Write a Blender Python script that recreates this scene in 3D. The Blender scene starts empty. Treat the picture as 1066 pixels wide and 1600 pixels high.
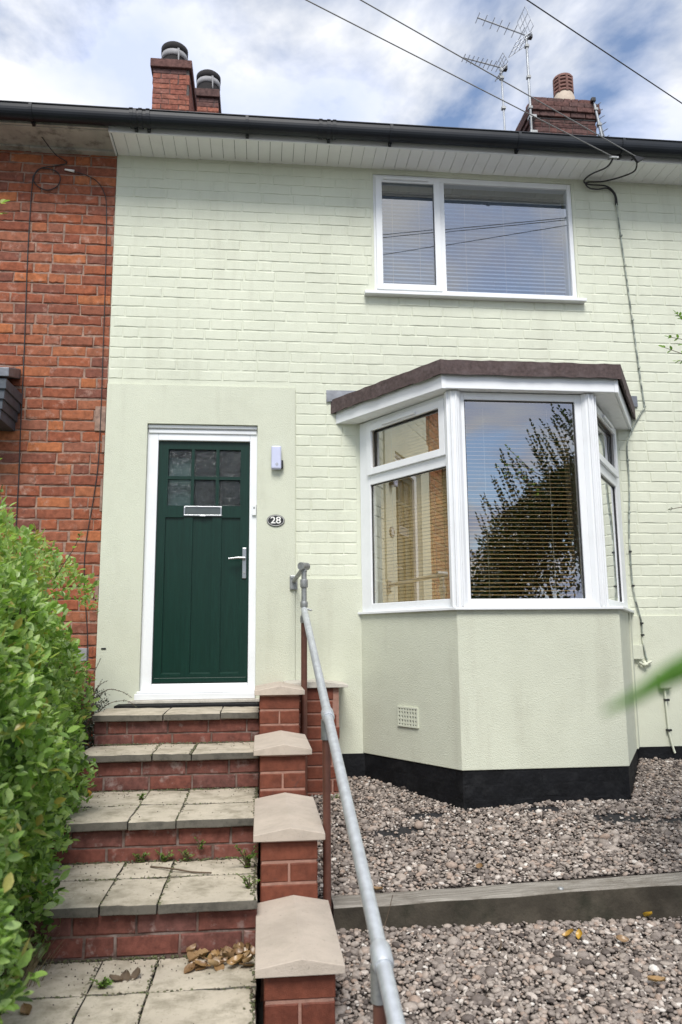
import bpy, bmesh, math, random
import numpy as np
from mathutils import Vector, Matrix, Euler

# ------------------------------------------------------------------ units
K = 1.13          # survey units (75 mm courses) -> metres
ZO = 4.394        # survey height of the lower path = metres 0
def T(p): return Vector((p[0]*K, p[1]*K, (p[2]+ZO)*K))
random.seed(7); rng = np.random.default_rng(7)
sc = bpy.context.scene
COL = sc.collection

# ------------------------------------------------------------------ camera
cam_d = bpy.data.cameras.new('camera'); cam = bpy.data.objects.new('camera', cam_d); COL.objects.link(cam)
CA, CT, CR = 0.1036, 0.1618, -0.0089
CPOS = (1.0514, -5.1835, -3.2619)
ca, sa, ct, st = math.cos(CA), math.sin(CA), math.cos(CT), math.sin(CT)
fw = Vector((sa*ct, ca*ct, st)); rt = Vector((ca, -sa, 0)); up = rt.cross(fw)
r2 = rt*math.cos(CR)+up*math.sin(CR); u2 = -rt*math.sin(CR)+up*math.cos(CR)
M = Matrix(((r2.x, u2.x, -fw.x), (r2.y, u2.y, -fw.y), (r2.z, u2.z, -fw.z))).to_4x4()
M.translation = T(CPOS)
cam.matrix_world = M
cam_d.sensor_fit = 'VERTICAL'; cam_d.sensor_height = 36.0; cam_d.lens = 1205.1/1600*36
cam_d.clip_start = 0.02; cam_d.clip_end = 600
cam_d.dof.use_dof = True; cam_d.dof.focus_distance = 5.3; cam_d.dof.aperture_fstop = 3.6
sc.camera = cam

# ------------------------------------------------------------------ world
SUN_EL, SUN_AZ = math.radians(52), math.radians(-6)      # azimuth from -y (towards viewer), negative = from the left
W = bpy.data.worlds.new('World'); sc.world = W; W.use_nodes = True
nt = W.node_tree; nt.nodes.clear()
def N(t, **kw):
    n = nt.nodes.new(t)
    for k, v in kw.items(): setattr(n, k, v)
    return n
wo = N('ShaderNodeOutputWorld'); bg = N('ShaderNodeBackground'); bg.inputs['Strength'].default_value = 0.1
sky = N('ShaderNodeTexSky'); sky.sky_type = 'NISHITA'; sky.sun_disc = False
sky.sun_elevation = SUN_EL
sun_dir = Vector((math.sin(SUN_AZ)*math.cos(SUN_EL), -math.cos(SUN_AZ)*math.cos(SUN_EL), math.sin(SUN_EL)))
sky.sun_rotation = math.atan2(sun_dir.x, sun_dir.y)
sky.air_density = 1.0; sky.dust_density = 0.6; sky.ozone_density = 2.5
tc = N('ShaderNodeTexCoord'); sep = N('ShaderNodeSeparateXYZ'); nt.links.new(tc.outputs['Generated'], sep.inputs[0])
mz = N('ShaderNodeMath', operation='ABSOLUTE'); nt.links.new(sep.outputs['Z'], mz.inputs[0])
az = N('ShaderNodeMath', operation='ADD'); az.inputs[1].default_value = 0.22; nt.links.new(mz.outputs[0], az.inputs[0])
dx = N('ShaderNodeMath', operation='DIVIDE'); dy = N('ShaderNodeMath', operation='DIVIDE')
nt.links.new(sep.outputs['X'], dx.inputs[0]); nt.links.new(az.outputs[0], dx.inputs[1])
nt.links.new(sep.outputs['Y'], dy.inputs[0]); nt.links.new(az.outputs[0], dy.inputs[1])
cmb = N('ShaderNodeCombineXYZ'); nt.links.new(dx.outputs[0], cmb.inputs[0]); nt.links.new(dy.outputs[0], cmb.inputs[1])
mp = N('ShaderNodeMapping'); mp.inputs['Location'].default_value = (0.8661, -2.775, 0.4); nt.links.new(cmb.outputs[0], mp.inputs[0])
n1 = N('ShaderNodeTexNoise'); n1.inputs['Scale'].default_value = 2.1; n1.inputs['Detail'].default_value = 9; n1.inputs['Roughness'].default_value = 0.56; n1.inputs['Distortion'].default_value = 0.25
nt.links.new(mp.outputs[0], n1.inputs['Vector'])
rp = N('ShaderNodeValToRGB'); rp.color_ramp.elements[0].position = 0.38; rp.color_ramp.elements[0].color = (0.06,0.06,0.06,1); rp.color_ramp.elements[1].position = 0.51
nt.links.new(n1.outputs['Fac'], rp.inputs[0])
n2 = N('ShaderNodeTexNoise'); n2.inputs['Scale'].default_value = 3.3; n2.inputs['Detail'].default_value = 7; n2.inputs['Roughness'].default_value = 0.5
nt.links.new(mp.outputs[0], n2.inputs['Vector'])
rp2 = N('ShaderNodeValToRGB'); rp2.color_ramp.elements[0].position = 0.36; rp2.color_ramp.elements[0].color = (0.66, 0.74, 0.97, 1)
rp2.color_ramp.elements[1].position = 0.56; rp2.color_ramp.elements[1].color = (0.97, 0.98, 1.0, 1)
nt.links.new(n2.outputs['Fac'], rp2.inputs[0])
cs = N('ShaderNodeVectorMath', operation='SCALE'); cs.inputs['Scale'].default_value = 5.7; nt.links.new(rp2.outputs[0], cs.inputs[0])
mx = N('ShaderNodeMix', data_type='RGBA'); nt.links.new(rp.outputs[0], mx.inputs['Factor'])
nt.links.new(sky.outputs[0], mx.inputs['A']); nt.links.new(cs.outputs[0], mx.inputs['B'])
nt.links.new(mx.outputs['Result'], bg.inputs['Color']); nt.links.new(bg.outputs[0], wo.inputs[0])

# ------------------------------------------------------------------ sun
sd = bpy.data.lights.new('sun', 'SUN'); sd.energy = 2.0; sd.angle = math.radians(24); sd.color = (1.0, 0.96, 0.9)
sun = bpy.data.objects.new('sun', sd); COL.objects.link(sun); sun.location = (0, 0, 20)
sun.rotation_euler = (-sun_dir).to_track_quat('-Z', 'Y').to_euler()

# ------------------------------------------------------------------ exposure
vs = sc.view_settings; vs.view_transform = 'Standard'; vs.look = 'None'; vs.exposure = 0.97; vs.gamma = 1.0; vs.use_curve_mapping = False
sc.render.engine = 'CYCLES'; sc.cycles.use_denoising = True
sc.cycles.max_bounces = 8; sc.cycles.transparent_max_bounces = 16

# ------------------------------------------------------------------ materials
def newmat(name):
    m = bpy.data.materials.new(name); m.use_nodes = True
    t = m.node_tree; t.nodes.clear()
    o = t.nodes.new('ShaderNodeOutputMaterial'); b = t.nodes.new('ShaderNodeBsdfPrincipled')
    t.links.new(b.outputs[0], o.inputs[0])
    return m, t, b, o
def nz(t, scale, detail=4, rough=0.55, vec=None, dist=0):
    n = t.nodes.new('ShaderNodeTexNoise'); n.inputs['Scale'].default_value = scale; n.inputs['Detail'].default_value = detail
    n.inputs['Roughness'].default_value = rough; n.inputs['Distortion'].default_value = dist
    if vec is None:
        g = t.nodes.new('ShaderNodeNewGeometry'); vec = g.outputs['Position']
    t.links.new(vec, n.inputs['Vector']); return n.outputs['Fac']
def stretch(t, sx, sy, sz):
    g = t.nodes.new('ShaderNodeNewGeometry'); m = t.nodes.new('ShaderNodeMapping'); m.inputs['Scale'].default_value = (sx, sy, sz)
    t.links.new(g.outputs['Position'], m.inputs[0]); return m.outputs[0]
def ramp(t, fac, stops):
    r = t.nodes.new('ShaderNodeValToRGB'); e = r.color_ramp.elements
    while len(e) < len(stops): e.new(0.5)
    for i, (p, c) in enumerate(stops):
        e[i].position = p; e[i].color = (c[0], c[1], c[2], 1) if not isinstance(c, (int, float)) else (c, c, c, 1)
    t.links.new(fac, r.inputs[0]); return r.outputs[0]
def mix(t, fac, a, b, mode='MIX'):
    m = t.nodes.new('ShaderNodeMix'); m.data_type = 'RGBA'; m.blend_type = mode
    for s, v in (('Factor', fac), ('A', a), ('B', b)):
        if isinstance(v, (int, float)): m.inputs[s].default_value = v
        elif isinstance(v, (tuple, list)): m.inputs[s].default_value = (v[0], v[1], v[2], 1)
        else: t.links.new(v, m.inputs[s])
    return m.outputs['Result']
def bump(t, b, h, strength=0.4, dist=0.004):
    n = t.nodes.new('ShaderNodeBump'); n.inputs['Strength'].default_value = strength; n.inputs['Distance'].default_value = dist
    t.links.new(h, n.inputs['Height']); t.links.new(n.outputs[0], b.inputs['Normal'])
def simple(name, c, rough=0.5, metal=0.0, var=0.12, scale=14, bs=0.15, bscale=120, bdist=0.001, spec=0.5, var2=0.0, c2=None, s2=3):
    m, t, b, o = newmat(name)
    a = tuple(x*(1-var) for x in c); d = tuple(min(1, x*(1+var)) for x in c)
    col = ramp(t, nz(t, scale, 5), [(0.3, a), (0.7, d)])
    if c2 is not None:
        col = mix(t, ramp(t, nz(t, s2, 6, 0.65), [(0.5, 0.0), (0.68, var2)]), col, c2)
    t.links.new(col, b.inputs['Base Color'])
    b.inputs['Roughness'].default_value = rough; b.inputs['Metallic'].default_value = metal
    b.inputs['Specular IOR Level'].default_value = spec
    if bs: bump(t, b, nz(t, bscale, 3), bs, bdist)
    return m
MAT = {}
SAGE = (0.625, 0.650, 0.533)
def mk_paint():
    m, t, b, o = newmat('sage_painted_brick')
    col = ramp(t, nz(t, 1.4, 4), [(0.3, tuple(x*0.93 for x in SAGE)), (0.7, tuple(x*1.05 for x in SAGE))])
    g = nz(t, 9, 6, 0.65)
    col = mix(t, ramp(t, g, [(0.58, 0.0), (0.75, 0.25)]), col, (0.40, 0.44, 0.36))
    st_ = nz(t, 1.0, 5, 0.6, stretch(t, 7, 7, 0.8))
    col = mix(t, ramp(t, st_, [(0.52, 0.0), (0.75, 0.30)]), col, (0.42, 0.42, 0.33))
    t.links.new(col, b.inputs['Base Color']); b.inputs['Roughness'].default_value = 0.72; b.inputs['Specular IOR Level'].default_value = 0.3
    h = mix(t, 0.45, nz(t, 60, 5, 0.6), nz(t, 240, 3))
    bump(t, b, h, 0.8, 0.004)
    return m
MAT['paint'] = mk_paint()
def mk_render():
    m, t, b, o = newmat('sage_roughcast_render')
    c = (0.590, 0.612, 0.500)
    col = ramp(t, nz(t, 1.1, 5), [(0.3, tuple(x*0.92 for x in c)), (0.7, tuple(x*1.05 for x in c))])
    col = mix(t, ramp(t, nz(t, 2.2, 6, 0.65), [(0.48, 0.0), (0.72, 0.34)]), col, (0.38, 0.39, 0.31))
    col = mix(t, ramp(t, nz(t, 1.0, 6, 0.65, stretch(t, 5, 5, 0.7)), [(0.54, 0.0), (0.75, 0.30)]), col, (0.36, 0.35, 0.28))
    t.links.new(col, b.inputs['Base Color']); b.inputs['Roughness'].default_value = 0.8; b.inputs['Specular IOR Level'].default_value = 0.25
    v = t.nodes.new('ShaderNodeTexVoronoi'); v.inputs['Scale'].default_value = 170; v.feature = 'SMOOTH_F1'
    g = t.nodes.new('ShaderNodeNewGeometry'); t.links.new(g.outputs['Position'], v.inputs['Vector'])
    h = mix(t, 0.5, v.outputs['Distance'], nz(t, 230, 4, 0.6))
    bump(t, b, mix(t, 0.30, h, nz(t, 7, 3, 0.5)), 0.9, 0.0060)
    return m
MAT['render'] = mk_render()
def mk_brick(name, cols, mott=0.35, light=(0.46, 0.30, 0.24), lamt=0.65, rough=0.85, useobj=True, bs=0.7):
    m, t, b, o = newmat(name)
    if useobj:
        oi = t.nodes.new('ShaderNodeObjectInfo'); rnd = oi.outputs['Random']
    else:
        at = t.nodes.new('ShaderNodeAttribute'); at.attribute_name = 'tint'; rnd = at.outputs['Fac']
    n = len(cols); base = ramp(t, rnd, [((i+0.5)/n, c) for i, c in enumerate(cols)])
    dark = ramp(t, nz(t, 22, 6, 0.65), [(0.35, 1-mott), (0.65, 1.12)])
    col = mix(t, 1.0, base, dark, 'MULTIPLY')
    g = t.nodes.new('ShaderNodeNewGeometry'); ad = t.nodes.new('ShaderNodeVectorMath'); ad.operation = 'ADD'
    sc_ = t.nodes.new('ShaderNodeVectorMath'); sc_.operation = 'SCALE'; sc_.inputs['Scale'].default_value = 37.0
    cx = t.nodes.new('ShaderNodeCombineXYZ'); t.links.new(rnd, cx.inputs[0]); t.links.new(rnd, cx.inputs[1])
    t.links.new(cx.outputs[0], sc_.inputs[0]); t.links.new(g.outputs['Position'], ad.inputs[0]); t.links.new(sc_.outputs[0], ad.inputs[1])
    col = mix(t, ramp(t, nz(t, 11, 5, 0.7, ad.outputs[0]), [(0.56, 0.0), (0.72, lamt)]), col, light)
    col = mix(t, ramp(t, nz(t, 16, 5, 0.7, ad.outputs[0], 0.5), [(0.60, 0.0), (0.74, 0.7)]), col, (0.07, 0.04, 0.035))
    t.links.new(col, b.inputs['Base Color']); b.inputs['Roughness'].default_value = rough; b.inputs['Specular IOR Level'].default_value = 0.2
    bump(t, b, mix(t, 0.5, nz(t, 45, 6, 0.65), nz(t, 260, 3)), bs, 0.006)
    return m
MAT['redbrick'] = mk_brick('old_red_brick', [(0.245, 0.080, 0.048), (0.33, 0.105, 0.052), (0.28, 0.095, 0.055), (0.19, 0.076, 0.056), (0.32, 0.112, 0.060), (0.43, 0.150, 0.062), (0.28, 0.110, 0.070)])
MAT['chimbrick'] = mk_brick('weathered_chimney_brick', [(0.29, 0.105, 0.075), (0.36, 0.135, 0.09), (0.26, 0.11, 0.085)], mott=0.5, lamt=0.3)
MAT['chimbrick_dark'] = mk_brick('sooty_chimney_brick', [(0.11, 0.065, 0.06), (0.16, 0.08, 0.07), (0.13, 0.075, 0.07)], mott=0.5, lamt=0.15)
MAT['pierbrick'] = mk_brick('painted_terracotta_brick', [(0.145, 0.045, 0.028), (0.17, 0.054, 0.032), (0.158, 0.050, 0.030)], mott=0.28, light=(0.24, 0.10, 0.07), lamt=0.35, rough=0.62, bs=0.45)
MAT['stepbrick'] = mk_brick('faded_red_step_brick', [(0.160, 0.060, 0.046), (0.200, 0.070, 0.052), (0.18, 0.068, 0.053), (0.15, 0.065, 0.055)], mott=0.4, light=(0.33, 0.27, 0.25), lamt=0.7, rough=0.75, bs=0.4)
MAT['mortar_red'] = simple('pink_sand_mortar', (0.29, 0.19, 0.145), 0.95, var=0.3, scale=30, bs=0.9, bscale=150, bdist=0.004, c2=(0.13, 0.085, 0.07), var2=0.8, s2=9)
MAT['mortar_pier'] = simple('red_stained_mortar', (0.30, 0.165, 0.125), 0.9, var=0.2, scale=30, bs=0.6, bscale=150, bdist=0.003)
MAT['mortar_step'] = simple('grimy_step_mortar', (0.13, 0.085, 0.07), 0.9, var=0.5, scale=14, bs=0.7, bscale=150, bdist=0.003, c2=(0.30, 0.25, 0.23), var2=0.7, s2=9)
MAT['mortar_chim'] = simple('dark_chimney_mortar', (0.09, 0.075, 0.07), 0.95, var=0.3, scale=30, bs=0.6)
MAT['pvc'] = simple('white_plastic', (0.78, 0.80, 0.82), 0.32, var=0.03, scale=2, bs=0.04, bscale=40, c2=(0.52, 0.53, 0.52), var2=0.18, s2=2.5)
MAT['pvc_soffit'] = simple('white_soffit_plastic', (0.86, 0.87, 0.87), 0.4, var=0.03, scale=3, bs=0.0, c2=(0.58, 0.59, 0.57), var2=0.2, s2=3)
MAT['oldpaint'] = simple('weathered_cream_timber', (0.40, 0.385, 0.35), 0.75, var=0.2, scale=5, bs=0.6, bscale=60, bdist=0.003, c2=(0.10, 0.09, 0.08), var2=0.9, s2=6)
MAT['gutter'] = simple('black_gutter_plastic', (0.010, 0.013, 0.018), 0.42, var=0.25, scale=4, bs=0.05, spec=0.35)
MAT['black'] = simple('black_plastic', (0.012, 0.012, 0.013), 0.45, bs=0)
MAT['bitumen'] = simple('black_plinth_paint', (0.006, 0.0065, 0.008), 0.7, var=0.4, scale=9, bs=0.7, bscale=40, bdist=0.008, c2=(0.03, 0.031, 0.033), var2=0.4, s2=7, spec=0.18)
MAT['felt'] = simple('brown_mineral_felt', (0.075, 0.052, 0.050), 0.9, var=0.35, scale=40, bs=0.8, bscale=300, bdist=0.003, c2=(0.13, 0.10, 0.10), var2=0.6, s2=14)
MAT['lead'] = simple('grey_lead', (0.16, 0.17, 0.19), 0.5, metal=0.6, var=0.3, scale=12, bs=0.4, bscale=25, bdist=0.004)
MAT['galv'] = simple('galvanised_steel', (0.56, 0.59, 0.62), 0.42, metal=0.55, var=0.14, scale=28, bs=0.12, bscale=60)
MAT['galvdark'] = simple('dull_galvanised_fitting', (0.30, 0.31, 0.31), 0.5, metal=0.6, var=0.25, scale=30, bs=0.3, bscale=80)
MAT['brownpost'] = simple('brown_painted_steel', (0.115, 0.045, 0.030), 0.5, var=0.2, scale=20, bs=0.2)
MAT['chrome'] = simple('satin_chrome', (0.36, 0.37, 0.38), 0.30, metal=1.0, var=0.05, bs=0)
MAT['alu'] = simple('aluminium_aerial', (0.42, 0.44, 0.47), 0.4, metal=0.8, var=0.1, bs=0)
MAT['mast'] = simple('aerial_mast_steel', (0.34, 0.36, 0.38), 0.45, metal=0.6, var=0.2, bs=0)
MAT['cable'] = simple('black_cable', (0.02, 0.02, 0.022), 0.6, bs=0)
MAT['cablegrey'] = simple('grey_twisted_cable', (0.20, 0.20, 0.20), 0.6, bs=0)
MAT['cablepaint'] = simple('paint_splashed_cable', (0.22, 0.25, 0.22), 0.6, var=0.7, scale=18, bs=0.2, c2=SAGE, var2=1.0, s2=7)
MAT['lavender'] = simple('lavender_white_plastic', (0.52, 0.55, 0.72), 0.4, var=0.04, bs=0)
MAT['green'] = None
def mk_green():
    m, t, b, o = newmat('dark_green_woodgrain_door')
    gv = stretch(t, 60, 60, 2.5)
    col = ramp(t, nz(t, 2.0, 6, 0.6, gv), [(0.3, (0.002, 0.019, 0.013)), (0.7, (0.004, 0.030, 0.021))])
    t.links.new(col, b.inputs['Base Color']); b.inputs['Roughness'].default_value = 0.36; b.inputs['Specular IOR Level'].default_value = 0.28
    bump(t, b, nz(t, 3.0, 5, 0.6, gv), 0.35, 0.0015)
    return m
MAT['green'] = mk_green()
def mk_conc(name, c, dark, amt, sc1=6, bs=0.6, spots=0.5):
    m, t, b, o = newmat(name)
    col = ramp(t, nz(t, 3.0, 6, 0.6), [(0.3, tuple(x*0.85 for x in c)), (0.7, tuple(min(1, x*1.1) for x in c))])
    col = mix(t, ramp(t, nz(t, sc1, 8, 0.7), [(0.46, 0.0), (0.66, amt)]), col, dark)
    col = mix(t, ramp(t, nz(t, 70, 4, 0.7), [(0.60, 0.0), (0.72, spots)]), col, tuple(x*0.45 for x in dark))
    t.links.new(col, b.inputs['Base Color']); b.inputs['Roughness'].default_value = 0.92; b.inputs['Specular IOR Level'].default_value = 0.2
    bump(t, b, mix(t, 0.5, nz(t, 50, 5, 0.65), nz(t, 220, 3)), bs, 0.004)
    return m
MAT['slab'] = mk_conc('weathered_concrete_slab', (0.49, 0.44, 0.355), (0.24, 0.215, 0.16), 0.85, sc1=8, spots=0.8)
MAT['slab_edge'] = mk_conc('dirty_slab_edge', (0.14, 0.13, 0.11), (0.05, 0.048, 0.042), 0.8, sc1=12)  # slab edges in a darker concrete tone than the tops
MAT['coping'] = mk_conc('pale_pink_coping_stone', (0.48, 0.415, 0.35), (0.33, 0.29, 0.24), 0.42, sc1=9, bs=0.8, spots=0.4)
MAT['cream'] = mk_conc('cream_stone_sill', (0.55, 0.52, 0.46), (0.25, 0.23, 0.2), 0.5, sc1=12)
MAT['clay_cream'] = simple('cream_clay_pot', (0.50, 0.42, 0.34), 0.8, var=0.12, scale=8, bs=0.3, c2=(0.28, 0.22, 0.18), var2=0.4, s2=6)
MAT['clay_red'] = simple('brown_clay_cowl', (0.16, 0.075, 0.06), 0.8, var=0.2, scale=10, bs=0.3)
MAT['darkclay'] = simple('sooty_clay', (0.018, 0.016, 0.017), 0.9, var=0.3, scale=10, bs=0.3)
MAT['limewhite'] = simple('pale_lime_band', (0.30, 0.30, 0.31), 0.85, var=0.15, bs=0.3)
MAT['slate'] = simple('dark_roof_tile', (0.07, 0.06, 0.058), 0.8, var=0.3, scale=8, bs=0.5, bscale=40)
MAT['blackslate'] = simple('black_grey_slate', (0.05, 0.06, 0.075), 0.55, var=0.35, scale=9, bs=0.5, bscale=40, bdist=0.003)
MAT['soil'] = simple('dark_soil', (0.045, 0.036, 0.03), 0.95, var=0.4, scale=20, bs=0.8, bscale=60, bdist=0.01)
MAT['membrane'] = simple('black_weed_membrane', (0.012, 0.012, 0.014), 0.7, bs=0.4, bscale=90, bdist=0.003)
MAT['asphalt'] = simple('street_ground', (0.09, 0.09, 0.085), 0.9, var=0.25, scale=1.5, bs=0.4, bscale=60)
MAT['room'] = simple('dim_room_wall', (0.22, 0.20, 0.18), 0.9, bs=0)
MAT['curtain'] = simple('cream_curtain', (0.55, 0.47, 0.36), 0.9, var=0.1, scale=6, bs=0.2)
MAT['wood_blind'] = simple('oak_slat', (0.42, 0.255, 0.11), 0.45, var=0.18, scale=9, bs=0.0)
MAT['tan_blind'] = simple('light_oak_slat', (0.70, 0.47, 0.22), 0.45, var=0.12, scale=9, bs=0.0)  # same oak, paler: daylight on the left blind put into its colour
MAT['white_blind'] = simple('pale_grey_slat', (0.22, 0.25, 0.33), 0.5, var=0.05, bs=0.0)
MAT['blind_dark'] = simple('dark_blind_head', (0.05, 0.04, 0.035), 0.6, bs=0.0)
MAT['whitepaint'] = simple('white_figure_paint', (0.75, 0.75, 0.72), 0.5, bs=0)
def mk_timber():
    m, t, b, o = newmat('weathered_grey_timber')
    gv = stretch(t, 1.6, 40, 40)
    col = ramp(t, nz(t, 2.2, 7, 0.65, gv), [(0.32, (0.14, 0.125, 0.105)), (0.55, (0.27, 0.25, 0.22)), (0.7, (0.36, 0.34, 0.30))])
    col = mix(t, ramp(t, nz(t, 4, 6, 0.7), [(0.5, 0.0), (0.7, 0.7)]), col, (0.10, 0.085, 0.065))
    t.links.new(col, b.inputs['Base Color']); b.inputs['Roughness'].default_value = 0.9; b.inputs['Specular IOR Level'].default_value = 0.2
    bump(t, b, nz(t, 3, 7, 0.65, gv), 0.8, 0.006)
    return m
MAT['timber'] = mk_timber()
MAT['timber_damp'] = simple('damp_dirty_timber', (0.060, 0.052, 0.040), 0.9, var=0.4, scale=7, bs=0.7, bscale=50, bdist=0.005, c2=(0.025, 0.026, 0.018), var2=0.8, s2=5, spec=0.2)  # darker brown timber for the front faces of the beam
def mk_glass(name, refl=0.16, tint=(0.92, 0.95, 0.95), rough=0.0, wave=0.0):
    m, t, b, o = newmat(name); t.nodes.remove(b)
    tr = t.nodes.new('ShaderNodeBsdfTransparent'); tr.inputs[0].default_value = (*tint, 1)
    gl = t.nodes.new('ShaderNodeBsdfGlossy'); gl.inputs['Roughness'].default_value = rough; gl.inputs['Color'].default_value = (0.97, 0.98, 1, 1)
    fr = t.nodes.new('ShaderNodeFresnel'); fr.inputs['IOR'].default_value = 1.5
    mu = t.nodes.new('ShaderNodeMath'); mu.operation = 'MULTIPLY_ADD'; mu.inputs[1].default_value = 1.6; mu.inputs[2].default_value = refl; mu.use_clamp = True
    t.links.new(fr.outputs[0], mu.inputs[0])
    gg = t.nodes.new('ShaderNodeNewGeometry'); bf = t.nodes.new('ShaderNodeMath'); bf.operation = 'SUBTRACT'; bf.inputs[0].default_value = 1.0; t.links.new(gg.outputs['Backfacing'], bf.inputs[1])
    m2 = t.nodes.new('ShaderNodeMath'); m2.operation = 'MULTIPLY'; t.links.new(mu.outputs[0], m2.inputs[0]); t.links.new(bf.outputs[0], m2.inputs[1]); mu = m2
    ms = t.nodes.new('ShaderNodeMixShader'); t.links.new(mu.outputs[0], ms.inputs[0]); t.links.new(tr.outputs[0], ms.inputs[1]); t.links.new(gl.outputs[0], ms.inputs[2])
    t.links.new(ms.outputs[0], o.inputs[0])
    if wave:
        df = t.nodes.new('ShaderNodeBsdfDiffuse'); df.inputs[0].default_value = (0.40, 0.46, 0.47, 1)
        m3 = t.nodes.new('ShaderNodeMixShader'); t.links.new(ramp(t, nz(t, 1.0, 5, 0.7, stretch(t, 150, 150, 55)), [(0.48, 0.0), (0.68, 0.16)]), m3.inputs[0]); t.links.new(ms.outputs[0], m3.inputs[1]); t.links.new(df.outputs[0], m3.inputs[2]); t.links.new(m3.outputs[0], o.inputs[0])
        n = t.nodes.new('ShaderNodeBump'); n.inputs['Strength'].default_value = wave; n.inputs['Distance'].default_value = 0.02
        t.links.new(nz(t, 1.0, 3, 0.5, stretch(t, 75, 75, 30)), n.inputs['Height']); t.links.new(n.outputs[0], gl.inputs['Normal']); t.links.new(n.outputs[0], fr.inputs['Normal'])
    return m
MAT['glass'] = mk_glass('double_glazing', 0.25)
MAT['obscure'] = mk_glass('obscure_rain_glass', -0.02, (0.50, 0.58, 0.58), 0.08, 1.0)
def mk_leaf(name, cols, attr=True, trans=0.48):
    m, t, b, o = newmat(name)
    if attr:
        at = t.nodes.new('ShaderNodeAttribute'); at.attribute_name = 'tint'; rnd = at.outputs['Fac']
    else:
        oi = t.nodes.new('ShaderNodeObjectInfo'); rnd = oi.outputs['Random']
    n = len(cols); col = ramp(t, rnd, [((i+0.5)/n, c) for i, c in enumerate(cols)])
    col = mix(t, 1.0, col, ramp(t, nz(t, 160, 3), [(0.3, 0.85), (0.7, 1.12)]), 'MULTIPLY')
    t.links.new(col, b.inputs['Base Color']); b.inputs['Roughness'].default_value = 0.36; b.inputs['Specular IOR Level'].default_value = 0.6
    tl = t.nodes.new('ShaderNodeBsdfTranslucent'); t.links.new(mix(t, 1.0, col, (1.0, 1.15, 0.5), 'MULTIPLY'), tl.inputs[0])
    ms = t.nodes.new('ShaderNodeMixShader'); ms.inputs[0].default_value = trans
    t.links.new(b.outputs[0], ms.inputs[1]); t.links.new(tl.outputs[0], ms.inputs[2]); t.links.new(ms.outputs[0], o.inputs[0])
    return m
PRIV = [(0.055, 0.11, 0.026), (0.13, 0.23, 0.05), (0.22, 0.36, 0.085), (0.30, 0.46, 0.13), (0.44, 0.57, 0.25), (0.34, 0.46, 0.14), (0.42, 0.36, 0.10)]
MAT['privet'] = mk_leaf('privet_leaf', PRIV)
MAT['privet_obj'] = mk_leaf('privet_leaf_single', PRIV, attr=False)
MAT['shrub'] = mk_leaf('dark_privet_leaf', [(0.018, 0.040, 0.014), (0.03, 0.065, 0.018), (0.05, 0.10, 0.025)], trans=0.15)  # bush leaves darkened in colour to stand for their shaded side
MAT['coto'] = mk_leaf('cotoneaster_leaf', [(0.02, 0.035, 0.02), (0.035, 0.05, 0.03), (0.06, 0.075, 0.05)], trans=0.15)
MAT['weed'] = mk_leaf('weed_leaf', [(0.12, 0.22, 0.04), (0.18, 0.32, 0.07), (0.26, 0.40, 0.11)])
MAT['blade'] = mk_leaf('bright_grass_blade', [(0.07, 0.19, 0.012), (0.09, 0.21, 0.018)], attr=False)
MAT['dryleaf'] = mk_leaf('dry_brown_leaf', [(0.26, 0.16, 0.08), (0.40, 0.28, 0.15), (0.20, 0.115, 0.055), (0.34, 0.21, 0.09)], attr=False, trans=0.15)
MAT['yellowleaf'] = mk_leaf('yellow_leaf', [(0.55, 0.33, 0.03), (0.45, 0.26, 0.05)], attr=False, trans=0.2)
MAT['twig'] = simple('brown_twig', (0.10, 0.07, 0.045), 0.85, var=0.3, scale=30, bs=0.4)
def mk_pebble():
    m, t, b, o = newmat('river_pebble')
    at = t.nodes.new('ShaderNodeAttribute'); at.attribute_name = 'tint'
    col = ramp(t, at.outputs['Fac'], [(0.0, (0.06, 0.048, 0.042)), (0.2, (0.15, 0.125, 0.11)), (0.45, (0.24, 0.205, 0.18)), (0.7, (0.36, 0.312, 0.272)), (0.82, (0.30, 0.222, 0.175)), (1.0, (0.60, 0.565, 0.52))])
    col = mix(t, 1.0, col, ramp(t, nz(t, 90, 4, 0.6), [(0.3, 0.78), (0.7, 1.15)]), 'MULTIPLY')
    t.links.new(col, b.inputs['Base Color']); b.inputs['Roughness'].default_value = 0.7; b.inputs['Specular IOR Level'].default_value = 0.3
    return m
MAT['pebble'] = mk_pebble()

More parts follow.
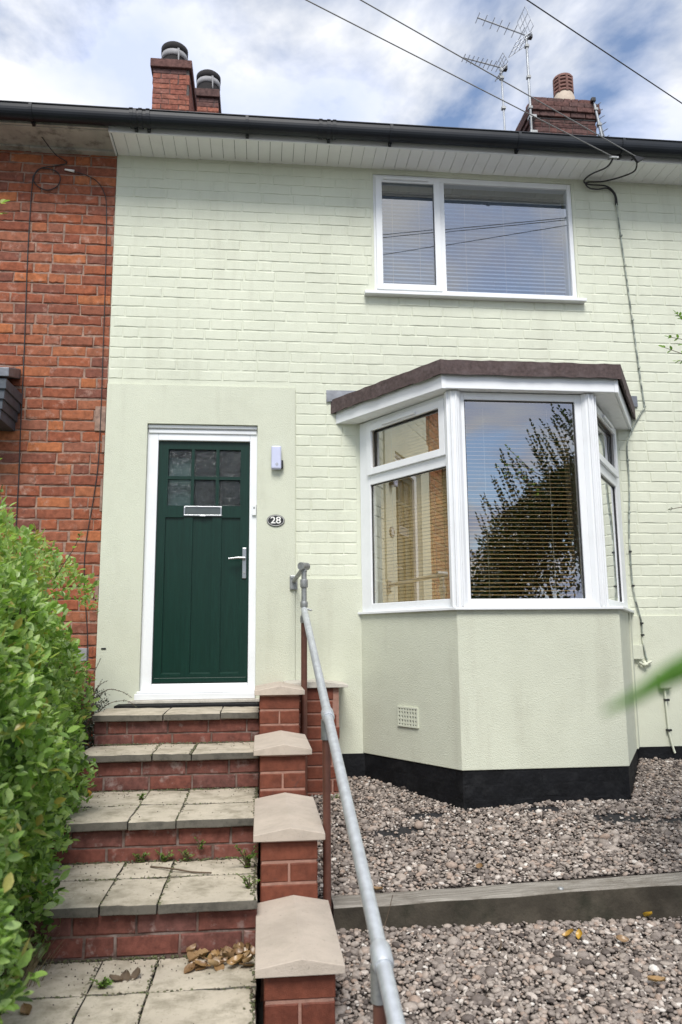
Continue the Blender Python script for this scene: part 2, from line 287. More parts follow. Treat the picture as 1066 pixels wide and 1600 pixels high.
# ------------------------------------------------------------------ mesh helpers
WLOC = {}
def tag(o, label=None, cat=None, group=None, kind=None):
    if label: o['label'] = label
    if cat: o['category'] = cat
    if group: o['group'] = group
    if kind: o['kind'] = kind
    return o
def thing(name, p, label, cat, group=None):
    o = bpy.data.objects.new(name, None); COL.objects.link(o); o.empty_display_size = 0.1
    o.location = T(p); WLOC[o.name] = T(p)
    return tag(o, label, cat, group)
def link(name, me, mat, parent, loc, rot=None, scale=None):
    o = bpy.data.objects.new(name, me); COL.objects.link(o)
    if mat is not None and not me.materials: me.materials.append(mat)
    WLOC[o.name] = Vector(loc)
    if parent is not None:
        o.parent = parent; o.location = Vector(loc)-WLOC[parent.name]
    else: o.location = loc
    if rot is not None: o.rotation_euler = rot
    if scale is not None: o.scale = scale
    return o
class MB:
    def __init__(s): s.v = []; s.f = []; s.sm = []
    def add(s, vs, fs, smooth=False):
        n = len(s.v); s.v += [tuple(p) for p in vs]; s.f += [tuple(i+n for i in f) for f in fs]; s.sm += [smooth]*len(fs); return s
    def box(s, x0, x1, y0, y1, z0, z1):
        x0, x1 = sorted((x0, x1)); y0, y1 = sorted((y0, y1)); z0, z1 = sorted((z0, z1))
        return s.add([(x0,y0,z0),(x1,y0,z0),(x1,y1,z0),(x0,y1,z0),(x0,y0,z1),(x1,y0,z1),(x1,y1,z1),(x0,y1,z1)],
                     [(0,3,2,1),(4,5,6,7),(0,1,5,4),(1,2,6,5),(2,3,7,6),(3,0,4,7)])
    def seg(s, a, b, s0, s1, d0, d1, z0, z1):
        """box along plan line a->b from s0 to s1, between offsets d0..d1 along the outward normal (to the right of a->b)"""
        a = Vector(a); b = Vector(b); t = (b-a).normalized(); n = Vector((t.y, -t.x))
        if n.y > 0: n = -n
        q = lambda ss, dd: a+t*ss+n*dd
        c = [q(s0,d0), q(s1,d0), q(s1,d1), q(s0,d1)]
        area = sum(c[i].x*c[(i+1)%4].y-c[(i+1)%4].x*c[i].y for i in range(4))
        if area < 0: c.reverse()
        return s.prism([(p.x,p.y) for p in c], z0, z1)
    def prism(s, poly, z0, z1):
        n = len(poly); area = sum(poly[i][0]*poly[(i+1)%n][1]-poly[(i+1)%n][0]*poly[i][1] for i in range(n))
        if area < 0: poly = poly[::-1]
        vs = [(x,y,z0) for x,y in poly]+[(x,y,z1) for x,y in poly]
        fs = [tuple(range(n-1,-1,-1)), tuple(range(n,2*n))]+[(i,(i+1)%n,n+(i+1)%n,n+i) for i in range(n)]
        return s.add(vs, fs)
    def extr(s, prof, axis, a0, a1):
        """profile of 2D points extruded along x ('x': prof=(y,z)) or y ('y': prof=(x,z))"""
        n = len(prof); mk = (lambda a,p: (a,p[0],p[1])) if axis == 'x' else (lambda a,p: (p[0],a,p[1]))
        vs = [mk(a0,p) for p in prof]+[mk(a1,p) for p in prof]
        fs = [tuple(range(n)), tuple(range(2*n-1,n-1,-1))]+[(i,n+i,n+(i+1)%n,(i+1)%n) for i in range(n)]
        return s.add(vs, fs)
    def tube(s, pts, r, n=8, cap=True, smooth=True):
        pts = [Vector(p) for p in pts]; m = len(pts); rr = r if isinstance(r, (list, tuple)) else [r]*m
        vs = []; prev = None
        for i, p in enumerate(pts):
            d = (pts[min(i+1,m-1)]-pts[max(i-1,0)]).normalized()
            ref = prev if prev is not None else (Vector((0,0,1)) if abs(d.z) < 0.9 else Vector((1,0,0)))
            u = (ref-d*ref.dot(d))
            if u.length < 1e-6: u = d.orthogonal()
            u.normalize(); w = d.cross(u); prev = u
            for j in range(n):
                a = 2*math.pi*j/n; vs.append(p+u*(math.cos(a)*rr[i])+w*(math.sin(a)*rr[i]))
        fs = [(i*n+j, i*n+(j+1)%n, (i+1)*n+(j+1)%n, (i+1)*n+j) for i in range(m-1) for j in range(n)]
        s.add(vs, fs, smooth)
        if cap:
            s.add([vs[j] for j in range(n)], [tuple(range(n-1,-1,-1))]); s.add([vs[(m-1)*n+j] for j in range(n)], [tuple(range(n))])
        return s
    def lathe(s, c, prof, n=24):
        """prof list of (r, z) round vertical axis at c=(x,y)"""
        vs = [(c[0]+r*math.cos(2*math.pi*j/n), c[1]+r*math.sin(2*math.pi*j/n), z) for r, z in prof for j in range(n)]
        m = len(prof)
        fs = [(i*n+j, i*n+(j+1)%n, (i+1)*n+(j+1)%n, (i+1)*n+j) for i in range(m-1) for j in range(n)]
        return s.add(vs, fs, True)
    def mesh(s, name, centre=None):
        co = np.array([T(p) for p in s.v]); c = (co.min(0)+co.max(0))/2 if centre is None else np.array(centre); co = co-c
        me = bpy.data.meshes.new(name); me.from_pydata([tuple(p) for p in co], [], s.f); me.polygons.foreach_set('use_smooth', s.sm); me.update()
        return me, Vector(c)
    def build(s, name, mat, parent=None, bevel=0.0, seg=2):
        me, c = s.mesh(name); o = link(name, me, mat, parent, c)
        if bevel:
            b = o.modifiers.new('bevel', 'BEVEL'); b.width = bevel; b.segments = seg; b.limit_method = 'ANGLE'; b.angle_limit = math.radians(40)
        return o
def sheet(x0, x1, z0, z1, y0, y1, holes):
    """vertical slab (front y0, back y1) with rectangular holes (hx0,hx1,hz0,hz1), reveals closed"""
    xs = sorted({x0, x1, *[h[0] for h in holes], *[h[1] for h in holes]}); zs = sorted({z0, z1, *[h[2] for h in holes], *[h[3] for h in holes]})
    xs = [x for x in xs if x0-1e-9 <= x <= x1+1e-9]; zs = [z for z in zs if z0-1e-9 <= z <= z1+1e-9]
    solid = lambda i, j: 0 <= i < len(xs)-1 and 0 <= j < len(zs)-1 and not any(h[0] <= (xs[i]+xs[i+1])/2 <= h[1] and h[2] <= (zs[j]+zs[j+1])/2 <= h[3] for h in holes)
    m = MB()
    for i in range(len(xs)-1):
        for j in range(len(zs)-1):
            if not solid(i, j): continue
            a, b, c, d = xs[i], xs[i+1], zs[j], zs[j+1]
            m.add([(a,y0,c),(b,y0,c),(b,y0,d),(a,y0,d)], [(0,1,2,3)]); m.add([(a,y1,c),(b,y1,c),(b,y1,d),(a,y1,d)], [(3,2,1,0)])
            if not solid(i-1, j): m.add([(a,y0,c),(a,y0,d),(a,y1,d),(a,y1,c)], [(0,1,2,3)])
            if not solid(i+1, j): m.add([(b,y0,c),(b,y1,c),(b,y1,d),(b,y0,d)], [(0,1,2,3)])
            if not solid(i, j-1): m.add([(a,y0,c),(a,y1,c),(b,y1,c),(b,y0,c)], [(0,1,2,3)])
            if not solid(i, j+1): m.add([(a,y0,d),(b,y0,d),(b,y1,d),(a,y1,d)], [(0,1,2,3)])
    return m
# --- bricks: chipped block with chamfered arrises, mesh data shared by size and variant
BC = {}
def brick_mesh(lx, ly, lz, var, ch=0.006, jit=0.0022):
    key = (round(lx,3), round(ly,3), round(lz,3), var, ch)
    if key in BC: return BC[key]
    r = random.Random(hash(key) & 0xffff); hx, hy, hz = lx/2*K, ly/2*K, lz/2*K; c = min(ch*K, hx*0.4, hz*0.4); j = jit*K
    vs = []; fs = []; nx = 4
    J = lambda a=1.0: r.uniform(-j, j)*a
    def ring(y, ins):          # outline ring, nx segments along top and bottom
        o = []
        for i in range(nx+1): o.append((-hx+ins+(2*hx-2*ins)*i/nx+(J() if 0 < i < nx else J()), y, -hz+ins+J()))
        for i in range(nx, -1, -1): o.append((-hx+ins+(2*hx-2*ins)*i/nx+J(), y, hz-ins+J()))
        return o
    n = 2*(nx+1)
    R0 = ring(hy, 0); R1 = ring(-hy+c, 0); R2 = [(x, -hy+r.uniform(0, j*0.8), z) for x, y, z in ring(0, c)]
    vs = R0+R1+R2
    for k in (0, 1):
        for i in range(n): fs.append((k*n+i, k*n+(i+1)%n, (k+1)*n+(i+1)%n, (k+1)*n+i))
    for i in range(nx): fs.append((2*n+i, 2*n+i+1, 2*n+n-2-i, 2*n+n-1-i))
    for i in range(nx): fs.append((n-1-i, n-2-i, i+1, i))
    me = bpy.data.meshes.new('brick'); me.from_pydata(vs, [], fs); me.update()
    BC[key] = me; return me
def put_brick(parent, mat, c, lx, ly, lz, rotz=0.0, ch=0.006, jit=0.0022, nvar=4, name='brick'):
    me = brick_mesh(lx, ly, lz, random.randrange(nvar), ch, jit)
    if not me.materials: me.materials.append(mat)
    elif me.materials[0] is not mat:
        me = brick_mesh(lx, ly, lz, 100+sum(map(ord, mat.name))*10+random.randrange(nvar), ch, jit)
        if not me.materials: me.materials.append(mat)
    return link(name, me, mat, parent, T(c), (random.uniform(-.006,.006), random.uniform(-.006,.006), rotz+random.uniform(-.004,.004)))
def cut(iv, a, b):
    o = []
    for p, q in iv:
        if b <= p or a >= q: o.append((p, q)); continue
        if a > p: o.append((p, a))
        if b < q: o.append((b, q))
    return o
def course(iv, L=0.216, J=0.009, hdr=0.12, off=0.0, rnd=random):
    """brick spans filling intervals with a wandering stretcher bond"""
    out = []
    for p, q in iv:
        x = p-off
        while x < q-0.01:
            l = (0.104 if rnd.random() < hdr else L*rnd.uniform(0.965, 1.03))
            a, b = max(x, p), min(x+l, q)
            if b-a > 0.035: out.append((a, b))
            x += l+J
    return out
def join_bricks(name, items, mat, parent, kind='stuff', tint=True):
    """items: (mesh, loc, rot) -> one mesh"""
    V = []; F = []; t = []; n = 0
    for me, loc, rz in items:
        co = np.empty(len(me.vertices)*3); me.vertices.foreach_get('co', co); co = co.reshape(-1,3)
        V.append(co+np.array(loc)); F += [tuple(i+n for i in p.vertices) for p in me.polygons]; n += len(co); t += [random.random()]*len(co)
    me = bpy.data.meshes.new(name); me.from_pydata(np.concatenate(V).tolist(), [], F); me.update()
    a = me.attributes.new('tint', 'FLOAT', 'POINT'); a.data.foreach_set('value', t)
    o = link(name, me, mat, None, (0,0,0))
    if parent is not None:
        WLOC[o.name] = Vector((0,0,0)); o.parent = parent; o.location = -WLOC[parent.name]
    o['kind'] = kind; return o

# ================================================================== SETTING
def zg(x, y):
    """gravel height: falls away from the house and towards the steps, drops behind the sleeper"""
    z = -4.09+0.12*y-0.08*min(1, max(0, (2.6-x)/1.2))
    ys = sleeper_y(x)
    if y < ys+0.07: z = -4.455+0.03*min(1, max(0, (x-1.4)/1.6))+0.05*(y+1.9)
    return z
def sleeper_y(x): return -1.79-0.11*(x-1.4)/1.65
def sleeper_z(x): return -4.358+0.073*(x-1.4)/1.65
m = MB().add([(-250,-250,-4.62),(250,-250,-4.62),(250,-4.6,-4.62),(-250,-4.6,-4.62)], [(0,1,2,3)])
m.add([(-250,-4.6,-4.62),(250,-4.6,-4.62),(250,250,-4.62),(-250,250,-4.62)], [(0,1,2,3)])
tag(m.build('ground', MAT['asphalt']), kind='structure')
# gravel bed sheet
m = MB()
for lower in (0, 1):
    nx, ny = 44, 24; base_ = len(m.v)
    for j in range(ny+1):
        for i in range(nx+1):
            x = 1.28+(5.6-1.28)*i/nx; ym = sleeper_y(x)+0.07
            y = ym+0.001+(0.02-ym)*j/ny if not lower else -4.2+(ym-0.001+4.2)*j/ny
            m.v.append((x, y, zg(x, y)-0.012))
    for j in range(ny):
        for i in range(nx):
            a_ = base_+j*(nx+1)+i; m.f.append((a_, a_+1, a_+nx+2, a_+nx+1)); m.sm.append(True)
tag(m.build('gravel_bed', MAT['soil']), kind='structure')
# soil bank under the hedge
m = MB().prism([(-3.2,-3.8),(0.12,-3.8),(0.30,-2.1),(0.10,-0.02),(-3.2,-0.02)], -4.62, -4.43)
tag(m.build('hedge_bank', MAT['soil']), kind='structure')

# ================================================================== PAINTED HOUSE
HOUSE = thing('terraced_house', (2.2, 0.1, -4.39), 'pale sage-green painted terraced house with dark green front door and bay window', 'house')
XR = 5.8
DOOR = (0.275, 1.018, -3.645, -1.813); WIN = (1.85, 3.372, -0.795, 0.135); BAYO = (1.80, 3.52, -3.09, -1.80)
sheet(0.0, XR, -4.6, 0.40, 0.0034, 0.22, [DOOR, WIN, BAYO]).build('wall', MAT['paint'], HOUSE)
# bricks
spans = []
for k in range(-3, 44):
    zt = -0.075*k; zc = zt-0.0375
    if zc > 0.19: continue
    iv = [(0.002, XR)]
    if -0.84 < zc < 0.16: iv = cut(iv, 1.835, 3.39)
    if zc < -1.535: iv = cut(iv, 0.0, 1.280)
    if zc < -1.64: iv = cut(iv, 1.70, 3.61)
    if zc < -2.86: iv = cut(iv, 0, 1.9)
    if zc < -3.12: continue
    off = (0.1125 if k % 2 else 0.0)+random.uniform(-0.02, 0.02)
    for a, b in course(iv, L=0.2185, J=0.0065, off=off, hdr=0.10): spans.append((a, b, zc, k))
camv = Vector(CPOS)
def infront(a, b, zc):
    if a > 4.35: return 1e3
    return ((Vector(((a+b)/2, 0, zc))-camv).length)/max(0.02, b-a)**0.5
spans.sort(key=lambda s: infront(s[0], s[1], s[2]))
rest = []
for i, (a, b, zc, k) in enumerate(spans):
    hz = 0.0655+random.uniform(-0.002, 0.001)
    c = ((a+b)/2, 0.0105+random.uniform(-0.0012, 0.0012), zc+random.uniform(-0.0015, 0.0015))
    if i < 300: put_brick(HOUSE, MAT['paint'], c, round(b-a, 2), 0.022, 0.0690, ch=0.0042, jit=0.0024, nvar=6)
    else: rest.append((brick_mesh(round(b-a,2), 0.022, 0.0690, random.randrange(6), 0.0042, 0.0024), T(c), 0))
join_bricks('brickwork', rest, MAT['paint'], HOUSE)
# roughcast panels
sheet(0.0, 1.276, -4.5, -1.540, -0.012, 0.0032, [(DOOR[0], DOOR[1], -4.6, DOOR[3])]).build('render_panel', MAT['render'], HOUSE, bevel=0.003)
MB().box(DOOR[0]-0.002, DOOR[1]+0.002, -0.0118, 0.2, -4.5, -3.665).build('render_panel', MAT['render'], HOUSE)
MB().box(1.278, 1.78, -0.010, 0.0032, -4.5, -2.866).build('render_panel', MAT['render'], HOUSE, bevel=0.003)
MB().box(3.50, XR, -0.010, 0.0032, -4.02, -3.127).build('render_panel', MAT['render'], HOUSE, bevel=0.003)
MB().box(3.50, XR, -0.014, 0.0030, -4.6, -4.008).build('plinth', MAT['bitumen'], HOUSE, bevel=0.004)
MB().box(1.42, 1.76, -0.014, 0.0, -4.6, -4.005).build('plinth', MAT['bitumen'], HOUSE, bevel=0.004)
# little black weep vent in the render
MB().box(0.030, 0.060, -0.016, -0.011, -3.322, -3.312).build('weep_vent', MAT['black'], HOUSE)

# ---- front door: outer frame, leaf, panes, letter plate, handle, sill
fy0, fy1 = 0.028, 0.10
m = MB()
m.box(DOOR[0], 0.347, fy0, fy1, -3.60, DOOR[3]); m.box(0.967, DOOR[1], fy0, fy1, -3.60, DOOR[3])
m.box(0.347, 0.967, fy0, fy1, -1.919, DOOR[3]); m.box(0.347, 0.967, fy0, fy1, -3.60, -3.547)
m.box(0.281, 1.012, fy0-0.010, fy0-0.0005, -1.872, -1.850); m.box(0.278, 1.015, fy0-0.022, fy0-0.0005, -1.838, -1.816)
DR = m.build('front_door', MAT['pvc'], HOUSE, bevel=0.004)
m = MB(); m.box(0.250, 1.016, -0.035, 0.09, -3.643, -3.605); m.box(0.262, 1.014, -0.020, 0.03, -3.604, -3.590)
m.build('sill', MAT['pvc'], DR, bevel=0.004)
lx0, lx1, lz0, lz1 = 0.349, 0.965, -3.545, -1.921; LW = lx1-lx0
X = lambda f: lx0+LW*f
ly = 0.050
cols = [(0.105, 0.357), (0.392, 0.628), (0.665, 0.900)]
rows = [(-2.164, -1.975), (-2.368, -2.186)]
holes = [(X(a), X(b), z0, z1) for a, b in cols for z0, z1 in rows]
pan = [(X(0.090), X(0.290), -3.487, -2.448), (X(0.385), X(0.600), -3.487, -2.448), (X(0.700), X(0.905), -3.487, -2.448)]
m = sheet(lx0, lx1, lz0, lz1, ly, ly+0.035, holes+pan)
m.box(lx0+0.01, lx1-0.01, ly-0.006, ly-0.0005, -3.540, -3.510)
m.build('door_leaf', MAT['green'], DR, bevel=0.003)
m = MB(); m.box(lx0+0.03, lx1-0.03, ly+0.013, ly+0.030, -3.50, -2.44)
for a, b, z0, z1 in pan:
    m.extr([(ly+0.0005, z0), (ly+0.0125, z0), (ly+0.0125, z0+0.010)], 'x', a, b)
m.build('door_panel', MAT['green'], DR)
for a, b in cols:
    for z0, z1 in rows:
        MB().box(X(a)-0.004, X(b)+0.004, ly+0.012, ly+0.018, z0-0.004, z1+0.004).build('pane', MAT['obscure'], DR)
# dim hall and pale inner curtain behind the left panes
MB().box(0.30, 1.0, 0.55, 0.56, -3.6, -1.85).build('hall_wall', MAT['room'], DR)
MB().box(0.36, 0.565, 0.125, 0.13, -2.9, -2.02).build('hall_curtain', simple('pale_net', (0.55,0.60,0.58), 0.9, bs=0), DR)
# letter plate
m = MB(); a, b, z0, z1 = X(0.288), X(0.700), -2.440, -2.372
m.box(a, b, ly-0.012, ly-0.0005, z1-0.009, z1); m.box(a, b, ly-0.012, ly-0.0005, z0, z0+0.009); m.box(a, a+0.010, ly-0.012, ly-0.0005, z0+0.009, z1-0.009); m.box(b-0.010, b, ly-0.012, ly-0.0005, z0+0.009, z1-0.009)
m.box((a+b)/2-0.02, (a+b)/2+0.02, ly-0.016, ly-0.012, z0-0.004, z0+0.004)
LP = m.build('letter_plate', MAT['chrome'], DR, bevel=0.0015)
MB().box(a+0.0105, b-0.0105, ly-0.008, ly-0.0008, z0+0.0095, z1-0.0095).build('letter_flap', simple('grey_flap', (0.09,0.105,0.105), 0.3, metal=0.5, bs=0), DR, bevel=0.001)
# handle
hx = X(0.953)
m = MB(); m.box(hx-0.014, hx+0.014, ly-0.010, ly-0.0005, -2.862, -2.655)
m.tube([(hx, ly-0.009, -2.728), (hx, ly-0.045, -2.728)], 0.010, 10); m.tube([(hx+0.006, ly-0.043, -2.728), (hx-0.04, ly-0.046, -2.726), (hx-0.105, ly-0.043, -2.732)], [0.010, 0.009, 0.007], 10)
m.build('door_handle', MAT['chrome'], DR, bevel=0.003)
m = MB().tube([(hx, ly-0.0105, -2.822), (hx, ly-0.015, -2.822)], 0.008, 10); m.build('lock_cylinder', MAT['galvdark'], DR)
# bell push on the frame
m = MB().box(0.985, 1.013, fy0-0.016, fy0-0.0005, -2.437, -2.360); BP = m.build('bell_push', MAT['pvc'], DR, bevel=0.004)
MB().box(0.993, 1.005, fy0-0.0175, fy0-0.0165, -2.392, -2.378).build('bell_button', MAT['galvdark'], DR)

# ---- doorstep edge: cream sill stone and black strip
MB().box(0.215, 1.045, -0.060, -0.0125, -3.664, -3.6445).build('doorstep_stone', MAT['cream'], HOUSE, bevel=0.004)
m = MB(); pts = []
m.box(0.15, 1.043, -0.17, -0.0125, -3.690, -3.6655)
m.build('doorstep_plinth', MAT['bitumen'], HOUSE, bevel=0.005)

# ---- upper window
wy0, wy1 = 0.012, 0.085
m = MB()
fx0, fx1, fz0, fz1 = WIN
m.box(fx0, fx0+0.035, wy0, wy1, fz0, fz1); m.box(fx1-0.030, fx1, wy0, wy1, fz0, fz1)
m.box(fx0+0.035, fx1-0.030, wy0, wy1, fz1-0.040, fz1); m.box(fx0+0.035, fx1-0.030, wy0, wy1, fz0, fz0+0.028)
m.box(2.352, 2.386, wy0, wy1, fz0+0.028, fz1-0.040)
UW = m.build('window', MAT['pvc'], HOUSE, bevel=0.003)
m = MB(); s0, s1, t0, t1 = 1.868, 2.351, -0.775, 0.110
m.box(s0, s0+0.046, wy0-0.016, wy0-0.0005, t0, t1); m.box(s1-0.046, s1, wy0-0.016, wy0-0.0005, t0, t1); m.box(s0+0.046, s1-0.046, wy0-0.016, wy0-0.0005, t1-0.040, t1); m.box(s0+0.046, s1-0.046, wy0-0.016, wy0-0.0005, t0, t0+0.044)
m.build('sash', MAT['pvc'], UW, bevel=0.003)
m = MB().box(1.925, 2.265, wy0-0.034, wy0-0.0165, 0.084, 0.100); m.build('trickle_vent', MAT['pvc'], UW, bevel=0.004)
MB().box(1.90, 2.318, wy0+0.012, wy0+0.018, -0.745, 0.085).build('pane', MAT['glass'], UW)
MB().box(2.38, 3.348, wy0+0.020, wy0+0.026, -0.772, 0.10).build('pane', MAT['glass'], UW)
m = MB(); m.extr([(-0.055, -0.834), (-0.055, -0.812), (0.012, -0.796), (0.10, -0.796), (0.10, -0.834)], 'x', 1.772, 3.416)
m.build('sill', MAT['pvc'], UW, bevel=0.003)
MB().box(1.80, 3.45, 2.2, 2.22, -1.2, 0.5).build('room_back', MAT['room'], UW)
m = MB(); m.box(1.5, 3.7, 0.23, 2.2, -1.22, -1.2); m.box(1.5, 3.7, 0.23, 2.2, 0.45, 0.47); m.box(1.48, 1.5, 0.23, 2.2, -1.2, 0.45); m.box(3.7, 3.72, 0.23, 2.2, -1.2, 0.45)
m.build('room_shell', MAT['room'], UW)

# ---- eaves: fascia and soffit boards
FY = -0.262; SZ = 0.172
x = 0.004
while x < XR-0.02:
    w = min(0.0835, XR-x)
    m = MB().extr([(x+0.0015, SZ), (x+w-0.0015, SZ), (x+w-0.0015, SZ+0.008), (x+0.0015, SZ+0.008)], 'y', FY+0.004, 0.004)
    m.box(x+w-0.006, x+w+0.004, -0.03, -0.016, SZ-0.0025, SZ-0.0002)   # grille slot nub
    m.build('soffit_board', MAT['pvc_soffit'], HOUSE); x += 0.0835
MB().box(0.0, XR, FY+0.002, 0.002, SZ+0.0085, SZ+0.020).build('soffit_backing', MAT['black'], HOUSE)
m = MB(); m.box(0.0, XR, FY-0.014, FY, SZ-0.012, SZ+0.105); m.box(-0.012, 0.0, FY-0.014, 0.0, SZ-0.010, SZ+0.105)
m.build('fascia', MAT['pvc'], HOUSE, bevel=0.003)
# roof slope over the house (rows of tiles)
pitch = 0.62
def roof(parent, x0, x1, name='roof'):
    m = MB(); n = 22; y0, z0 = -0.34, 0.262
    for i in range(n):
        ya, yb = y0+4.55*i/n, y0+4.55*(i+1)/n+0.02
        za, zb = z0+pitch*(ya-y0), z0+pitch*(yb-y0)
        m.add([(x0,ya,za+0.012),(x1,ya,za+0.012),(x1,yb,zb),(x0,yb,zb),(x0,ya,za-0.006),(x1,ya,za-0.006)], [(0,1,2,3),(4,5,1,0)])
    yr = y0+4.55; zr = z0+pitch*4.55
    m.add([(x0,yr,zr),(x1,yr,zr),(x1,yr+4.5,zr-pitch*4.5),(x0,yr+4.5,zr-pitch*4.5)], [(0,1,2,3)])
    m.tube([(x0,yr,zr),(x1,yr,zr)], 0.07, 10)
    return m.build(name, MAT['slate'], parent)
roof(HOUSE, 0.0, XR)
# hidden back of the house so that no sky shows through it
m = MB(); m.box(0.0, XR, 2.6, 2.7, -4.6, 0.3); m.box(XR-0.1, XR, 0.22, 2.6, -4.6, 0.3); m.box(0.0, 0.1, 0.22, 2.6, -4.6, 0.3); m.box(0.1, XR-0.1, 0.22, 2.6, 0.5, 0.55)
m.build('back_wall', MAT['room'], HOUSE)

# ---- bay: render walls, plinth, window frame, roof
RP = [(1.714,0.0),(2.180,-0.775),(3.160,-0.775),(3.605,0.0)]
def inset(poly, d):
    """offset the open plan polyline inwards (towards the house) by d"""
    out = []; P = [Vector(p) for p in poly]; n = len(P)
    for i in range(n):
        ns = []
        for a, b in ((i-1, i), (i, i+1)):
            if a < 0 or b >= n: continue
            t = (P[b]-P[a]).normalized(); ns.append(Vector((-t.y, t.x)) if True else 0)
        nn = sum(ns, Vector((0,0))).normalized(); k = 1/max(0.3, nn.dot(ns[0])); out.append(P[i]+nn*d*k)
    o = [(p.x, p.y) for p in out]
    if abs(poly[0][1]) < 1e-6:
        for e, nb in ((0, 1), (-1, -2)):
            ax, ay = o[e]; bx, by = o[nb]; t = (0-ay)/(by-ay) if by != ay else 0; o[e] = (ax+(bx-ax)*t, 0.0)
    return o
m = MB().prism(RP+[(3.605,0.02),(1.714,0.02)], -4.003, -3.098); m.build('bay_wall', MAT['render'], HOUSE, bevel=0.004)
ip = inset(RP, 0.007)
m = MB().prism(ip+[(ip[-1][0],0.02),(ip[0][0],0.02)], -4.55, -4.0035); BPl = m.build('bay_plinth', MAT['bitumen'], HOUSE, bevel=0.004)
# painted-over brick courses in the bay plinth
for a, b in ((ip[0], ip[1]), (ip[1], ip[2]), (ip[2], ip[3])):
    A_, B_ = Vector(a), Vector(b); L_ = (B_-A_).length; t_ = (B_-A_)/L_; ang = math.atan2(t_.y, t_.x); n_ = Vector((t_.y, -t_.x))
    for k in range(3):
        zc = -4.045-0.075*k
        for s0_, s1_ in course([(0.01, L_-0.01)], off=0.11*(k % 2)):
            c_ = A_+t_*((s0_+s1_)/2)-n_*0.0035
            put_brick(BPl, MAT['bitumen'], (c_.x, c_.y, zc), round(s1_-s0_, 2), 0.010, 0.068, ang, ch=0.0035)
# rendered pilaster strip on the right return
MB().seg(RP[2], RP[3], 0.74, 0.875, -0.01, 0.010, -4.003, -3.10).build('bay_pilaster', MAT['render'], HOUSE, bevel=0.004)
# airbrick in the left splay
a_, b_ = RP[0], RP[1]
m = MB(); s0, s1, z0, z1 = 0.370, 0.555, -3.802, -3.682
m.seg(a_, b_, s0, s1, 0.001, 0.010, z0, z0+0.010); m.seg(a_, b_, s0, s1, 0.001, 0.010, z1-0.010, z1)
nc, nr = 7, 5
for i in range(nc+1):
    c = s0+(s1-s0-0.012)*i/nc; m.seg(a_, b_, c, c+0.012, 0.001, 0.009, z0+0.010, z1-0.010)
for j in range(1, nr):
    c = z0+(z1-z0)*j/nr-0.005; m.seg(a_, b_, s0+0.002, s1-0.002, 0.001, 0.0085, c, c+0.010)
AB = m.build('air_brick', MAT['paint'], HOUSE)
MB().seg(a_, b_, s0+0.004, s1-0.004, 0.0002, 0.0012, z0+0.004, z1-0.004).build('vent_backing', MAT['black'], AB)

# bay window
CL, CR_ = (2.190,-0.768), (3.062,-0.768); AL, AR = (1.722,0.0), (3.598,0.0)
zb, zt = -3.092, -1.792
m = MB()
D0, D1 = -0.055, 0.0
segL = (AL, CL); LL = (Vector(CL)-Vector(AL)).length; segF = (CL, CR_); LF = CR_[0]-CL[0]; segR = (CR_, AR); LR = (Vector(AR)-Vector(CR_)).length
# left splay outer frame
m.seg(*segL, 0.005, 0.112, D0, D1, zb, zt); m.seg(*segL, LL-0.050, LL-0.020, D0, D1, zb, zt)
m.seg(*segL, 0.112, LL-0.050, D0, D1, zt-0.035, zt); m.seg(*segL, 0.112, LL-0.050, D0, D1, zb, zb+0.052); m.seg(*segL, 0.112, LL-0.050, D0, D1, -2.240, -2.168)
# front frame
m.seg(*segF, 0.035, 0.078, D0, D1, zb, zt); m.seg(*segF, LF-0.098, LF-0.04, D0, D1, zb, zt)
m.seg(*segF, 0.078, LF-0.098, D0, D1, zt-0.045, zt); m.seg(*segF, 0.078, LF-0.098, D0, D1, zb, zb+0.048)
# right splay
m.seg(*segR, 0.020, 0.055, D0, D1, zb, zt); m.seg(*segR, LR-0.16, LR-0.005, D0, D1, zb, zt)
m.seg(*segR, 0.055, LR-0.16, D0, D1, zt-0.035, zt); m.seg(*segR, 0.055, LR-0.16, D0, D1, zb, zb+0.052); m.seg(*segR, 0.055, LR-0.16, D0, D1, -2.240, -2.168)
BW = m.build('bay_window', MAT['pvc'], HOUSE, bevel=0.003)
# corner poles with ribs
for c in (CL, CR_):
    m = MB(); sgn = -1 if c is CL else 1
    m.tube([(c[0]-sgn*0.012, c[1]+0.022, zb), (c[0]-sgn*0.012, c[1]+0.022, zt)], 0.052, 12, smooth=False)
    for da in (-38, -6, 26):
        a = math.radians(-90+sgn*(30+da)); px, py = c[0]-sgn*0.012+0.052*math.cos(a), c[1]+0.022+0.052*math.sin(a)
        m.tube([(px, py, zb+0.002), (px, py, zt-0.002)], 0.007, 6)
    m.build('corner_pole', MAT['pvc'], BW)
# opening top lights
def sash(segm, s0, s1, z0, z1, w=0.044):
    m = MB(); d0, d1 = 0.0005, 0.018
    m.seg(*segm, s0, s0+w, d0, d1, z0, z1); m.seg(*segm, s1-w, s1, d0, d1, z0, z1); m.seg(*segm, s0+w, s1-w, d0, d1, z1-w*0.95, z1); m.seg(*segm, s0+w, s1-w, d0, d1, z0, z0+w*0.95)
    m.build('sash', MAT['pvc'], BW, bevel=0.003)
sash(segL, 0.100, LL-0.052, -2.176, -1.826, 0.048); sash(segR, 0.045, LR-0.135, -2.176, -1.826, 0.048)
MB().seg(*segL, 0.27, 0.60, 0.0185, 0.032, -1.862, -1.846).build('trickle_vent', MAT['pvc'], BW, bevel=0.004)
MB().seg(*segR, 0.30, 0.62, 0.0185, 0.034, -1.862, -1.842).build('trickle_vent', MAT['pvc'], BW, bevel=0.004)
g = -0.024
MB().seg(*segL, 0.140, LL-0.092, g, g+0.005, -2.14, -1.86).build('pane', MAT['glass'], BW)
